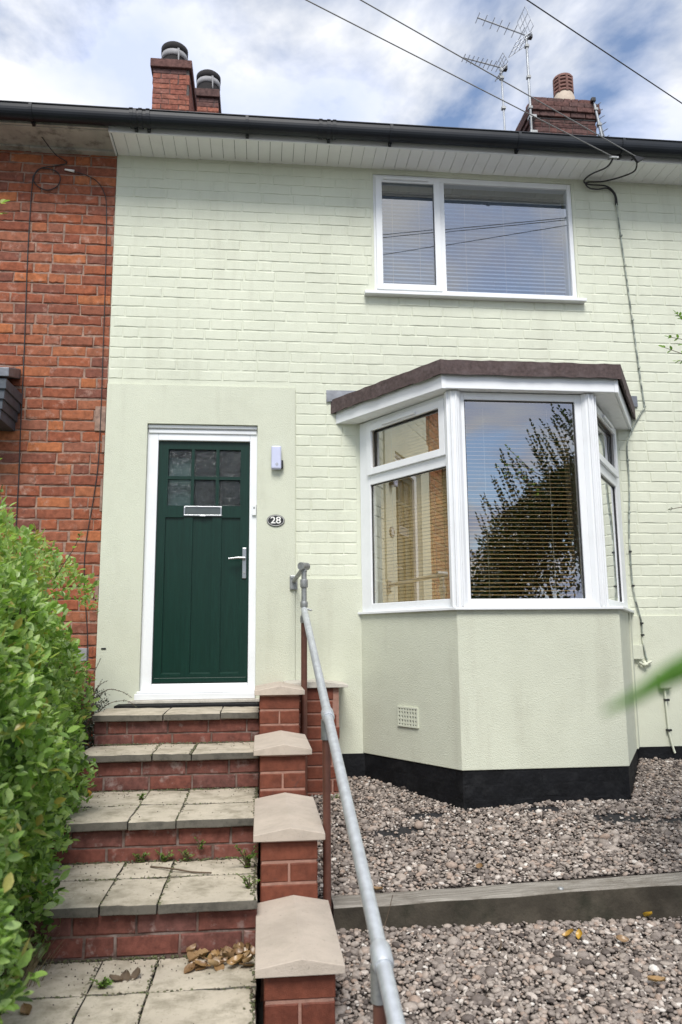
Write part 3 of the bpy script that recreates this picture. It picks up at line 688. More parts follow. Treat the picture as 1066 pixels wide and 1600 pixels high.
MB().seg(*segL, 0.108, LL-0.046, g, g+0.005, -3.045, -2.236).build('pane', MAT['glass'], BW)
MB().seg(*segF, 0.074, LF-0.094, g, g+0.005, -3.048, -1.834).build('pane', MAT['glass'], BW)
MB().seg(*segR, 0.085, LR-0.175, g, g+0.005, -2.14, -1.86).build('pane', MAT['glass'], BW)
MB().seg(*segR, 0.051, LR-0.156, g, g+0.005, -3.045, -2.236).build('pane', MAT['glass'], BW)
# black gaskets
m = MB()
for sg, a, b, z0, z1 in ((segL, 0.112, LL-0.050, -3.040, -2.240), (segF, 0.078, LF-0.098, -3.044, -1.837), (segR, 0.055, LR-0.16, -3.040, -2.240), (segL, 0.148, LL-0.100, -2.130, -1.872), (segR, 0.093, LR-0.183, -2.130, -1.872)):
    w = 0.006
    m.seg(*sg, a, a+w, g+0.006, g+0.012, z0, z1); m.seg(*sg, b-w, b, g+0.006, g+0.012, z0, z1); m.seg(*sg, a+w, b-w, g+0.006, g+0.012, z1-w, z1)
m.build('gasket', MAT['black'], BW)
# sill
SP = [(1.690,0.0),(2.166,-0.802),(3.176,-0.802),(3.640,0.0)]
m = MB().prism(SP+[(3.60,0.0),(3.1,-0.70),(2.2,-0.70),(1.72,0.0)], -3.1085, -3.0925); m.build('sill', MAT['pvc'], BW, bevel=0.003)
# interior of the bay room
m = MB(); m.box(1.2, 4.1, 2.3, 2.32, -4.1, -1.6); m.box(1.2, 4.1, 0.23, 2.3, -4.12, -4.1); m.box(1.2, 4.1, 0.23, 2.3, -1.6, -1.58); m.box(1.18, 1.2, 0.23, 2.3, -4.1, -1.6); m.box(4.1, 4.12, 0.23, 2.3, -4.1, -1.6)
m.build('room_shell', MAT['room'], BW)
m = MB().prism(inset([AL, CL, CR_, AR], 0.06)+[(3.5,0.3),(1.8,0.3)], -1.79, -1.775); m.build('bay_ceiling', MAT['room'], BW)
m = MB().prism(inset([AL, CL, CR_, AR], 0.06)+[(3.5,0.3),(1.8,0.3)], -3.092, -3.080); m.build('window_board', MAT['pvc'], BW)
# bay roof
ROOF = [(1.524,0.0),(2.106,-0.862),(3.232,-0.862),(3.752,0.0)]
FP = inset(ROOF, 0.030)
m = MB()
pts = ROOF
nseg = []
for i in range(3):
    a, b = Vector(pts[i]), Vector(pts[i+1]); n = max(2, int((b-a).length/0.05))
    for j in range(n): nseg.append(a+(b-a)*j/n)
nseg.append(Vector(pts[3])); rr = random.Random(3)
top = [(p.x, p.y, -1.618+rr.uniform(-.003,.003)-0.004*(p.y/-0.86)) for p in nseg]; bot = [(p.x+rr.uniform(-.002,.002), p.y+rr.uniform(-.002,.002), -1.712+rr.uniform(-.006,.004)) for p in nseg]
inn = [(p[0], p[1], p[2]+0.006) for p in [(q.x*0.97+0.03*2.6, q.y*0.96, -1.618) for q in nseg]]
n = len(nseg)
inb = [(q.x*0.985+0.015*2.6, q.y*0.985, -1.708) for q in nseg]
m.add(top+bot+inn+inb, [(i, n+i, n+i+1, i+1) for i in range(n-1)]+[(i, i+1, 2*n+i+1, 2*n+i) for i in range(n-1)]+[(n+i, 3*n+i, 3*n+i+1, n+i+1) for i in range(n-1)]+[tuple(2*n+i for i in range(n))])
m.add([top[0], bot[0], (1.60,-0.001,-1.712), (1.60,-0.001,-1.618)], [(0,1,2,3)])
BR = m.build('bay_roof', MAT['felt'], HOUSE)
m = MB()
for a, b, e0, e1 in ((FP[0],FP[1],0,0.0),(FP[1],FP[2],0,0),(FP[2],FP[3],0,0)):
    L_ = (Vector(b)-Vector(a)).length; m.seg(a, b, 0.0, L_, -0.016, 0.0, -1.790, -1.700)
m.build('fascia', MAT['pvc'], BR, bevel=0.003)
m = MB().seg(FP[1], FP[2], -0.006, 0.018, 0.0005, 0.004, -1.792, -1.712); m.seg(FP[1], FP[2], (FP[2][0]-FP[1][0])-0.018, (FP[2][0]-FP[1][0])+0.006, 0.0005, 0.004, -1.792, -1.712); m.build('fascia_joint', MAT['pvc'], BR)
# soffit boards of the bay (along the walls they overhang)
so = inset(FP, 0.018)
def bay_soffit(a, b, n, inward, dz=0.0):
    a = Vector(a); b = Vector(b); t = (b-a).normalized(); nn = Vector((-t.y, t.x)); L_ = (b-a).length
    for i in range(n):
        s0, s1 = L_*i/n+0.0015, L_*(i+1)/n-0.0015
        q = [a+t*s0, a+t*s1, a+t*s1+nn*inward, a+t*s0+nn*inward]
        MB().prism([(p.x,p.y) for p in q], -1.787-dz, -1.7842-dz).build('soffit_board', MAT['pvc_soffit'], BR)
bay_soffit(so[0], so[1], 11, 0.10, 0.0016); bay_soffit(so[1], so[2], 12, 0.09); bay_soffit(so[2], so[3], 11, 0.12, 0.0016)
m = MB().prism(so+[(so[3][0],0.02),(so[0][0],0.02)], -1.784, -1.720); m.build('roof_deck', MAT['pvc_soffit'], BR)
# lead flashing
m = MB(); m.add([(1.494,-0.006,-1.548),(3.772,-0.006,-1.536),(3.772,-0.010,-1.618),(3.70,-0.016,-1.622),(2.6,-0.03,-1.610),(1.60,-0.016,-1.622),(1.494,-0.012,-1.634)], [(0,6,5,4,3,2,1)])
m.add([(1.494,0.002,-1.548),(3.772,0.002,-1.536),(3.772,-0.006,-1.536),(1.494,-0.006,-1.548)], [(0,1,2,3)])
m.add([(1.494,0.002,-1.634),(1.494,0.002,-1.548),(1.494,-0.006,-1.548),(1.494,-0.012,-1.634)], [(0,1,2,3)])
m.add([(3.772,0.002,-1.618),(3.772,0.002,-1.536),(3.772,-0.006,-1.536),(3.772,-0.010,-1.618)], [(3,2,1,0)])
m.build('lead_flashing', MAT['lead'], HOUSE)

# ================================================================== BLINDS AND CURTAINS (inside the windows)
def blind(name, segm, s0, s1, z0, z1, d, mat, label, pitch_=0.026, depth=0.024, tilt=35, cords=(0.2,0.8)):
    a = Vector(segm[0]); b = Vector(segm[1]); t = (b-a).normalized(); nn = Vector((t.y, -t.x)); nn = -nn if nn.y > 0 else nn
    root = a+t*((s0+s1)/2)+nn*d
    o = thing(name, (root.x, root.y, z0), label, 'blind')
    m = MB(); z = z0+0.02; c_, s_ = math.cos(math.radians(tilt))*depth/2, math.sin(math.radians(tilt))*depth/2
    while z < z1-0.03:
        q = lambda ss, dd, zz: ((a+t*ss+nn*(d+dd)).x, (a+t*ss+nn*(d+dd)).y, zz)
        wv = random.uniform(-.0012, .0012)
        m.add([q(s0,-c_,z+s_+wv), q(s1,-c_,z+s_-wv), q(s1,0,z+0.002-wv), q(s0,0,z+0.002+wv), q(s1,c_,z-s_-wv), q(s0,c_,z-s_+wv)], [(0,1,2,3),(3,2,4,5)], True)
        z += pitch_
    ob = m.build('slats', mat, o); ob['kind'] = 'stuff'
    MB().seg(*segm, s0, s1, d-0.018, d+0.018, z1-0.03, z1).build('head_rail', MAT['blind_dark'] if mat is not MAT['white_blind'] else mat, o)
    MB().seg(*segm, s0, s1, d-0.014, d+0.014, z0, z0+0.012).build('bottom_rail', mat, o)
    m = MB()
    for f in cords:
        p = a+t*(s0+(s1-s0)*f)+nn*(d+depth/2+0.002); m.tube([(p.x,p.y,z0), (p.x,p.y,z1)], 0.0011, 4)
    m.build('ladder_cord', MAT['curtain'], o)
    return o
blind('venetian_blind', segF, 0.085, LF-0.105, -3.06, -1.83, -0.115, MAT['wood_blind'], 'brown wooden slatted blind behind the big front pane of the bay', tilt=20, pitch_=0.0245)
blind('venetian_blind', segL, 0.13, LL-0.10, -3.06, -1.83, -0.080, MAT['tan_blind'], 'wooden slatted blind with daylight painted into its tan slats, behind the left angled panes of the bay', tilt=78, pitch_=0.0225)
blind('venetian_blind', segR, 0.08, LR-0.17, -3.06, -1.83, -0.105, MAT['wood_blind'], 'slatted blind behind the right angled panes of the bay', tilt=64, pitch_=0.0240)
usg = ((1.85,0.09),(3.372,0.09))
blind('venetian_blind', usg, 0.055, 0.465, -0.765, 0.02, -0.03, MAT['white_blind'], 'pale grey slatted blind behind the narrow opening sash upstairs', 0.030, 0.029, 50, (0.25, 0.75))
blind('venetian_blind', usg, 0.545, 1.485, -0.765, 0.02, -0.03, MAT['white_blind'], 'pale grey slatted blind behind the wide fixed pane upstairs', 0.030, 0.029, 50, (0.18, 0.5, 0.82))
def curtain(x0, x1, y, z0, z1, label):
    m = MB(); n = 40
    for i in range(n+1):
        x = x0+(x1-x0)*i/n; yy = y+0.02*math.sin(i*1.1)+0.006*math.sin(i*2.7)
        m.v += [(x, yy, z0), (x, yy, z1)]
    for i in range(n): m.f.append((2*i, 2*i+2, 2*i+3, 2*i+1)); m.sm.append(True)
    return tag(m.build('curtain', MAT['curtain'], None), label, 'curtain')
curtain(1.80, 2.08, 0.06, -3.9, -1.75, 'cream curtain drawn aside behind the left panes of the bay')
curtain(3.22, 3.50, 0.06, -3.9, -1.75, 'cream curtain drawn aside behind the right panes of the bay')

# ================================================================== NEIGHBOUR HOUSE (red brick, left)
NB = thing('terraced_house', (-1.5, 0.1, -4.39), 'unpainted red brick house at the left edge with dirty cream soffit', 'house')
XL = -3.0
sheet(XL, -0.002, -4.6, 0.40, 0.006, 0.22, []).build('wall', MAT['mortar_red'], NB)
sp = []
for k in range(-3, 57):
    zc = -0.075*k-0.0375
    if zc > 0.19: continue
    off = (0.1125 if k % 2 else 0.0)+random.uniform(-0.03, 0.03)
    for a, b in course([(XL, -0.004)], off=off, hdr=0.22): sp.append((a, b, zc))
sp.sort(key=lambda s: (-(s[1]) if s[1] > -0.95 and s[2] > -3.55 else 100-s[1]))
MAT['redbrick_f'] = mk_brick('old_red_brick_field', [(0.245, 0.080, 0.048), (0.33, 0.105, 0.052), (0.28, 0.095, 0.055), (0.19, 0.076, 0.056), (0.32, 0.112, 0.060), (0.43, 0.150, 0.062), (0.28, 0.110, 0.070)], useobj=False)
rest = []
for i, (a, b, zc) in enumerate(sp):
    c = ((a+b)/2, 0.009+random.uniform(-0.003, 0.003), zc+random.uniform(-0.0025, 0.0025))
    if i < 292: put_brick(NB, MAT['redbrick'], c, round(b-a, 2), 0.022, 0.0645, ch=0.006, jit=0.0042, nvar=8)
    else: rest.append((brick_mesh(round(b-a,2), 0.022, 0.066, 50+random.randrange(4), 0.005, 0.0032), T(c), 0))
join_bricks('brickwork', rest, MAT['redbrick_f'], NB)
# mortar smears next to the painted edge
for x0, x1, z0, z1 in ((-0.075,-0.004,-1.872,-1.70), (-0.022,-0.003,-2.02,-1.90), (-0.028,-0.003,-3.0,-2.86), (-0.15,-0.052,-3.395,-3.312), (-0.02,-0.003,-2.42,-2.2)):
    MB().box(x0, x1, -0.0075, 0.001, z0, z1).build('mortar_patch', MAT['limewhite'] if x1 < -0.04 else MAT['mortar_red'], NB, bevel=0.004)
# old boxed eaves
MB().box(XL, -0.013, FY, -0.050, 0.176, 0.186).build('soffit_board', MAT['oldpaint'], NB, bevel=0.002)
m = MB(); m.box(XL, -0.60, -0.049, 0.004, 0.166, 0.186); m.build('eaves_moulding', MAT['oldpaint'], NB, bevel=0.002)
m = MB(); m.box(-0.596, -0.013, -0.049, 0.004, 0.160, 0.186); m.build('eaves_moulding', MAT['oldpaint'], NB, bevel=0.002)
MB().box(XL, -0.013, FY-0.020, FY-0.0005, 0.180, 0.275).build('fascia', MAT['oldpaint'], NB, bevel=0.002)
roof(NB, XL, -0.001)
# porch canopy corner (slate roof, lead top)
m = MB().add([(-1.4,-0.004,-1.45),(-0.575,-0.004,-1.45),(-0.535,-0.36,-1.565),(-1.4,-0.36,-1.565),(-1.4,-0.004,-1.52),(-0.575,-0.004,-1.52),(-0.535,-0.36,-1.625),(-1.4,-0.36,-1.625)],
   [(0,1,2,3),(7,6,5,4),(3,2,6,7),(1,5,6,2)]); PC = m.build('porch_canopy', MAT['lead'], NB, bevel=0.006)
for i in range(4):
    o_ = 0.014*i; m = MB().box(-1.4, -0.552-0.012*i, -0.345+o_, -0.004, -1.642-0.062*i-0.058, -1.642-0.062*i+0.010); m.build('slate', MAT['blackslate'], PC, bevel=0.004)

# ================================================================== GUTTER (one run across both houses)
GT = thing('gutter', (1.4, -0.32, 0.17), 'black half-round plastic gutter along the eaves', 'gutter')
gy, gz, gr = -0.330, 0.252, 0.052
def gutter_prof(r, n=12): return [(gy+r*math.cos(math.pi+math.pi*i/n), gz-0.018+r*1.15*math.sin(math.pi+math.pi*i/n)) for i in range(n+1)]
def groove(x0, x1, r, name, parent, lip=True):
    m = MB(); o_ = [(gy-r, gz+0.012)]+gutter_prof(r)+[(gy+r, gz+0.012)]; i_ = [(gy+(p[0]-gy)*0.93, p[1]+0.004) for p in o_]
    prof = o_+i_[::-1]; m.extr(prof, 'x', x0, x1)
    for i in range(len(m.sm)): m.sm[i] = False
    if lip: m.tube([(x0, gy-r, gz+0.012), (x1, gy-r, gz+0.012)], 0.006, 8)
    return m.build(name, MAT['gutter'], parent)
groove(XL, XR, gr, 'gutter_channel', GT)
for x in (0.155, 0.215, 0.265, 1.435, 1.490, 1.53):
    groove(x-0.012, x+0.012, gr+0.007, 'gutter_joint', GT)
m = MB()
for x in (-0.50, -1.4, 0.178, 0.262, 0.93, 1.495, 1.93, 2.85, 3.62, 4.6):
    m = MB(); prof = [(gy-(gr+0.006)+0.001, gz+0.014)]+[(p[0], p[1]) for p in gutter_prof(gr+0.006)]+[(gy+gr+0.006, gz+0.014)]
    inn = gutter_prof(gr+0.001)
    m.extr([(gy-(gr+0.006), gz+0.014)]+gutter_prof(gr+0.006)+[(gy+gr+0.006, gz+0.014), (gy+gr+0.001, gz+0.014)]+inn[::-1]+[(gy-gr-0.001, gz+0.014)], 'x', x-0.010, x+0.010)
    m.box(x-0.010, x+0.010, FY-0.021, FY-0.0145, 0.165, 0.262)
    m.box(x-0.008, x+0.008, FY-0.050, FY-0.021, 0.165, 0.185)
    m.build('gutter_bracket', MAT['gutter'], GT)

# ================================================================== CHIMNEYS
def stack(o, x0, x1, y0, y1, z0, z1, mat, mortar, topdark=None, ncap=0, p=0.075, corb=()):
    """brick stack: mortar core plus front and side bricks"""
    MB().box(x0+0.008, x1-0.008, y0+0.008, y1-0.008, z0, z1-0.004).build('core', mortar, o)
    n = int((z1-z0)/p)
    for k in range(n):
        zc = z1-p*(k+0.5); e = dict(corb).get(k, 0.0)
        if topdark and k < ncap:
            mt = topdark
        else: mt = mat
        off = 0.11 if k % 2 else 0.0
        for a, b in course([(x0-e, x1+e)], off=off, hdr=0.1): put_brick(o, mt, ((a+b)/2, y0-e+0.045, zc), round(b-a,2), 0.09, 0.067, ch=0.004, jit=0.003)
        for side in (0, 1):
            xs = x0-e+0.045 if side == 0 else x1+e-0.045
            for a, b in course([(y0-e+0.10, y1)], off=0.11-off, hdr=0.1):
                put_brick(o, mt, (xs, (a+b)/2, zc), round(b-a,2), 0.09, 0.067, -math.pi/2 if side == 0 else math.pi/2, ch=0.004, jit=0.003)
def dark_pot(o, cx, cy, z, r, h):
    m = MB().lathe((cx,cy), [(r*1.02,z),(r*0.98,z+h*0.35),(r*0.98,z+h*0.42),(r*0.98, z+h)], 28); m.build('pot', MAT['darkclay'], o)
    m = MB().lathe((cx,cy), [(r*0.99,z+h*0.48),(r*1.07,z+h*0.50),(r*1.07,z+h*0.70),(r*0.99,z+h*0.72)], 28); m.build('pot_band', MAT['limewhite'], o)
    m = MB().lathe((cx,cy), [(r*0.99,z+h*0.72),(r*1.10,z+h*0.74),(r*1.10,z+h*0.98),(r*0.95,z+h*1.05),(r*0.72,z+h*1.05),(r*0.70,z+h*0.6),(0.001,z+h*0.6)], 28); m.build('pot_rim', MAT['darkclay'], o)
    m = MB().add([(cx+r*0.35,cy-r*1.10,z+h*0.72),(cx+r*0.52,cy-r*1.06,z+h*0.72),(cx+r*0.50,cy-r*1.09,z+h*0.10),(cx+r*0.42,cy-r*1.11,z+h*0.22)], [(0,3,2,1)]); m.build('lime_drip', MAT['limewhite'], o)
C1 = thing('chimney', (-0.2, 4.4, 2.9), 'taller red brick chimney with a round dark pot, above the left eaves', 'chimney')
stack(C1, -0.435, 0.045, 4.2, 5.0, 2.6, 4.255, MAT['chimbrick'], MAT['mortar_chim'], MAT['chimbrick_dark'], 1)
MB().box(-0.47, 0.075, 4.165, 5.03, 4.256, 4.375).build('chimney_cap', MAT['chimbrick_dark'], C1, bevel=0.008)
dark_pot(C1, -0.19, 4.45, 4.376, 0.165, 0.36)
C2 = thing('chimney', (0.2, 5.4, 2.9), 'lower brick chimney with a round dark pot, just behind the taller one', 'chimney')
stack(C2, -0.02, 0.365, 5.2, 5.9, 2.6, 4.62, MAT['chimbrick'], MAT['mortar_chim'], MAT['chimbrick_dark'], 2)
MB().box(-0.045, 0.385, 5.165, 5.93, 4.621, 4.745).build('chimney_cap', MAT['chimbrick_dark'], C2, bevel=0.008)
dark_pot(C2, 0.20, 5.40, 4.746, 0.165, 0.36)
C3 = thing('chimney', (5.2, 4.6, 2.9), 'wide sooty brick chimney with slotted clay cowls above the right eaves', 'chimney')
stack(C3, 4.80, 5.70, 4.25, 5.35, 2.6, 4.22, MAT['chimbrick_dark'], MAT['mortar_chim'], None, 0, corb=((0,0.02),(1,0.05),(2,0.055),(3,0.03),(4,0.0)))
def slot_cowl(o, cx, cy, z, r, mb, lean):
    m = MB().lathe((cx,cy), [(r*1.12,z),(r*1.10,z+0.20),(r*0.98,z+0.25),(r*0.95,z+0.27)], 28); m.build('pot', mb, o)
    m = MB()
    for i in range(4):
        za = z+0.27+i*0.058; m.lathe((cx,cy), [(r*0.80,za),(r*1.02,za),(r*1.02,za+0.036),(r*0.80,za+0.036)], 28)
    m.lathe((cx,cy), [(r*1.02,z+0.27+4*0.058),(r*0.98,z+0.54),(0.002,z+0.56)], 28)
    for i in range(8):
        a = i*math.pi/4; m.box(cx+r*0.93*math.cos(a)-0.016, cx+r*0.93*math.cos(a)+0.016, cy+r*0.93*math.sin(a)-0.016, cy+r*0.93*math.sin(a)+0.016, z+0.26, z+0.52)
    m.build('cowl', MAT['clay_red'], o)
    MB().lathe((cx,cy), [(r*0.78,z+0.26),(r*0.78,z+0.52)], 20).build('cowl_flue', MAT['black'], o)
slot_cowl(C3, 5.36, 4.50, 4.20, 0.140, MAT['clay_cream'], 0)
slot_cowl(C3, 5.16, 5.10, 4.20, 0.135, MAT['clay_red'], 0)

# ================================================================== AERIALS
def yagi(name, base, top, bd, length, nel, el, label, reflector=True, mast_r=0.018, sway=0.0, rs=1.0):
    o = thing(name, base, label, 'aerial')
    b, t = Vector(base), Vector(top); m = MB().tube([b, b.lerp(t,0.5)+Vector((sway,0,0)), t], mast_r, 8); m.build('mast', MAT['mast'], o)
    bd = Vector(bd).normalized(); sd_ = bd.cross(Vector((0,0,1))).normalized(); up_ = sd_.cross(bd)
    h = t-bd*0.06; e = h+bd*length
    MB().tube([h, e], 0.011, 6).build('boom', MAT['alu'], o)
    for i in range(nel):
        p = h+bd*(length*(0.16+0.83*i/(nel-1))); MB().tube([p-sd_*el*(1-0.25*i/nel), p+sd_*el*(1-0.25*i/nel)], 0.0055, 5).build('element', MAT['alu'], o)
    if reflector:
        m = MB()
        for sg in (-1, 1):
            for i in range(4):
                f = (0.05+0.085*i)*rs; c = h+up_*sg*f+bd*(0.02+0.06*i)*rs; m.tube([c-sd_*el*1.15, c+sd_*el*1.15], 0.0045, 5)
            for q in (-1, 1):
                m.tube([h+sd_*q*el*1.15+up_*sg*0.05*rs+bd*0.02*rs, h+sd_*q*el*1.15+up_*sg*0.305*rs+bd*0.2*rs], 0.006, 5)
                m.tube([h+sd_*q*el*0.3+up_*sg*0.0, h+sd_*q*el*0.3+up_*sg*0.305*rs+bd*0.2*rs], 0.006, 5)
        m.build('reflector', MAT['alu'], o)
    m = MB().box(h.x-0.03, h.x+0.03, h.y-0.03, h.y+0.03, h.z-0.03, h.z+0.03); m.build('junction_box', MAT['black'], o, bevel=0.008)
    q = t-Vector((0,0,0.02)); m = MB()
    for f in (0.35, 0.62, 0.9):
        p = b.lerp(t, f); m.box(p.x-0.028, p.x+0.028, p.y-0.028, p.y+0.028, p.z-0.02, p.z+0.02)
    m.build('clamp', MAT['galvdark'], o, bevel=0.004)
    return o
yagi('tv_aerial', (4.735, 4.2, 3.40), (4.727, 4.2, 5.15), (-0.95, -0.05, 0.26), 0.80, 7, 0.125, 'tall television aerial with grid reflector strapped to the wide chimney')
yagi('tv_aerial', (4.36, 4.2, 2.95), (4.338, 4.2, 4.61), (-0.97, -0.1, 0.12), 0.62, 9, 0.10, 'shorter television aerial on a thin dark mast left of the wide chimney', mast_r=0.014, rs=0.45)
A3 = yagi('tv_aerial', (5.80, 4.2, 3.3), (5.67, 4.2, 4.13), (0.35, 0.2, -0.94), 0.55, 6, 0.10, 'small drooping aerial on a leaning mast right of the wide chimney', reflector=False, mast_r=0.020)
# lashing straps and bracket on the chimney
LB = thing('aerial_bracket', (4.76, 4.22, 3.6), 'black wire lashing and bracket holding the tall aerial to the chimney', 'bracket')
for z in (3.62, 3.86):
    m = MB().tube([(4.70,4.17,z),(4.78,4.20,z),(5.66,4.20,z+0.01)], 0.008, 5); m.build('lashing_wire', MAT['cable'], LB)
m = MB().box(4.70, 4.80, 4.15, 4.24, 3.60, 3.64); m.box(4.70, 4.80, 4.15, 4.24, 3.84, 3.88); m.tube([(4.72,4.16,3.5),(4.72,4.16,3.95)], 0.012, 6); m.build('wall_plate', MAT['galvdark'], LB)
SD = thing('satellite_dish', (4.62, 4.5, 3.55), 'dark dish edge showing beside the wide chimney', 'dish')
m = MB(); 
for i in range(7):
    r_ = 0.26*i/6
    for j in range(20):
        a = 2*math.pi*j/20; m.v.append((4.60-0.25*(r_**2)/0.07*0.3, 4.6+r_*math.cos(a), 3.62+r_*math.sin(a)))
for i in range(6):
    for j in range(20): m.f.append((i*20+j, i*20+(j+1)%20, (i+1)*20+(j+1)%20, (i+1)*20+j)); m.sm.append(True)
m.build('dish', MAT['cable'], SD)
MB().tube([(4.60,4.6,3.62),(4.82,4.6,3.60)], 0.015, 6).build('arm', MAT['cable'], SD)

# ================================================================== OVERHEAD AND WALL CABLES
def sag(a, b, s=0.0, n=24): 
    a, b = Vector(a), Vector(b); return [a.lerp(b, i/n)-Vector((0,0,s*4*(i/n)*(1-i/n))) for i in range(n+1)]
POLE = (-7.8, -5.7, 0.92)
a1 = (3.530, -0.375, 0.118); a2 = (3.708, -0.375, 0.128)
def through(a, via, target): 
    a, v = Vector(a), Vector(via); d = v-a; t = (target[0]-a.x)/d.x; return a+d*t
e1 = through(a1, (1.275,-1.35,0.30), POLE); e2 = through(a2, (1.58,-1.36,0.32), POLE)
tag(MB().tube(sag(a1, e1), 0.0036, 6).build('overhead_cable', MAT['cablegrey']), 'lower of two grey overhead wires reaching the eaves above the right of the window', 'cable', 'overhead telephone wires')
tag(MB().tube(sag(a2, e2), 0.0036, 6).build('overhead_cable', MAT['cablegrey']), 'upper of two grey overhead wires reaching the bracket at the eaves', 'cable', 'overhead telephone wires')
p3 = Vector((2.55,-1.41,0.35)); q3 = Vector((3.86,-0.73,0.30)); d3 = q3-p3
tag(MB().tube(sag(p3-d3*7.9, p3+d3*1.62), 0.0036, 6).build('overhead_cable', MAT['cable']), 'single dark overhead wire crossing the sky at the top right corner', 'cable', 'overhead telephone wires')
UP = thing('telegraph_pole', (-7.8, -5.7, -4.6), 'wooden telegraph pole across the street carrying the overhead wires', 'pole')
MB().tube([(-7.8,-5.7,-4.62),(-7.8,-5.7,1.1)], [0.13,0.09], 12).build('shaft', MAT['twig'], UP)
MB().box(-8.0,-7.6,-5.74,-5.66,0.80,0.88).build('crossarm', MAT['galvdark'], UP)
# anchor brackets at the eaves
BK = thing('cable_anchor', (3.56, -0.29, 0.18), 'small wire anchor under the gutter where the left overhead wire ends', 'bracket')
m = MB().box(3.50,3.57,-0.382,-0.370,0.108,0.120); m.tube([(3.545,-0.277,0.165),(3.54,-0.33,0.135),(3.535,-0.375,0.115),(3.55,-0.385,0.105)], 0.005, 6); m.build('hook', MAT['galvdark'], BK)
BK = thing('cable_anchor', (3.735, -0.29, 0.18), 'black wedge clamp under the gutter where the right overhead wire ends', 'bracket')
m = MB().tube([(3.72,-0.277,0.17),(3.71,-0.37,0.125)], 0.005, 6); m.add([(3.675,-0.385,0.138),(3.765,-0.38,0.120),(3.715,-0.38,0.085),(3.675,-0.36,0.138),(3.765,-0.358,0.120),(3.715,-0.358,0.085)], [(0,2,1),(3,4,5),(0,1,4,3),(1,2,5,4),(2,0,3,5)]); m.build('wedge', MAT['black'], BK)
# drop loops and the cable down the right of the wall
def spline(pts, n=8):
    P = [Vector(p) for p in pts]; out = []
    for i in range(len(P)-1):
        p0, p1, p2, p3 = P[max(i-1,0)], P[i], P[i+1], P[min(i+2,len(P)-1)]
        for j in range(n):
            t = j/n; out.append(0.5*((2*p1)+(-p0+p2)*t+(2*p0-5*p1+4*p2-p3)*t*t+(-p0+3*p1-3*p2+p3)*t**3))
    out.append(P[-1]); return out
c_ = spline([(3.53,-0.375,0.105),(3.515,-0.30,0.085),(3.46,-0.16,0.115),(3.45,-0.06,0.125),(3.50,-0.03,0.118),(3.62,-0.03,0.115),(3.68,-0.025,0.09),(3.715,-0.018,0.04),(3.722,-0.014,-0.03)])
tag(MB().tube(c_, 0.006, 6).build('drop_cable', MAT['cable']), 'black cable looping from the left wire anchor under the soffit', 'cable')
c_ = spline([(3.71,-0.37,0.09),(3.735,-0.28,0.08),(3.70,-0.13,0.125),(3.60,-0.05,0.135),(3.48,-0.035,0.130),(3.50,-0.03,0.09),(3.57,-0.025,0.085),(3.65,-0.02,0.10),(3.705,-0.016,0.05),(3.712,-0.012,-0.03)])
tag(MB().tube(c_, 0.006, 6).build('drop_cable', MAT['cable']), 'black cable looping from the right wire anchor under the soffit', 'cable')
WC = thing('wall_cable', (3.72, -0.01, -3.33), 'paint-splashed telephone cable clipped down the wall right of the bay', 'cable')
path = [(3.716,-0.013,-0.02),(3.735,-0.012,-0.30),(3.765,-0.011,-0.75),(3.800,-0.011,-1.30),(3.815,-0.011,-1.52),(3.820,-0.012,-1.615),(3.790,-0.012,-1.665),(3.735,-0.012,-1.755),(3.685,-0.012,-1.85),(3.665,-0.012,-1.94),(3.664,-0.012,-2.2),(3.640,-0.012,-2.5),(3.634,-0.012,-2.68),(3.636,-0.012,-2.9),(3.650,-0.012,-3.02),(3.675,-0.020,-3.16),(3.678,-0.020,-3.30),(3.69,-0.022,-3.40),(3.70,-0.022,-3.43)]
MB().tube(spline(path, 6), 0.0060, 6).build('cable_run', MAT['cablepaint'], WC)
for z in (-0.28, -0.52, -0.95, -1.32, -1.62, -1.80, -2.02, -2.40, -2.68, -2.92, -3.18, -3.26):
    pp = min(spline(path, 6), key=lambda p: abs(p.z-z)); MB().box(pp.x-0.007, pp.x+0.009, -0.021 if z > -3.1 else -0.032, -0.006, z-0.006, z+0.006).build('cable_clip', MAT['cablepaint'] if z > -2.5 else MAT['black'], WC)
# small painted boxes right of the bay
tag(MB().box(3.585, 3.665, -0.040, -0.011, -3.425, -3.325).build('junction_box', MAT['render'], None, bevel=0.005), 'small painted cable box beside the bay on the right', 'box')
JB = thing('pipe_bracket', (3.68,-0.02,-3.46), 'knobbly painted bracket under the cable box beside the bay', 'bracket')
m = MB().tube([(3.635,-0.030,-3.445),(3.66,-0.035,-3.462),(3.69,-0.03,-3.455),(3.725,-0.030,-3.440)], 0.009, 6); m.tube([(3.68,-0.012,-3.445),(3.68,-0.045,-3.470)], 0.014, 8); m.build('bracket_arm', MAT['render'], JB)
VC = thing('vent_cover', (3.80,-0.02,-3.62), 'cream plastic cover with a cable running down to the gravel at right', 'cover')
m = MB().box(3.765, 3.850, -0.055, -0.011, -3.625, -3.530); m.build('cover', MAT['render'], VC, bevel=0.012)
MB().tube(spline([(3.805,-0.03,-3.62),(3.812,-0.024,-3.80),(3.818,-0.024,-3.92),(3.835,-0.03,-4.02),(3.842,-0.035,-4.05)]), 0.008, 6).build('conduit', MAT['paint'], VC)
for z in (-3.70, -3.90): MB().box(3.800, 3.832, -0.036, -0.012, z-0.007, z+0.007).build('cable_clip', MAT['black'], VC)
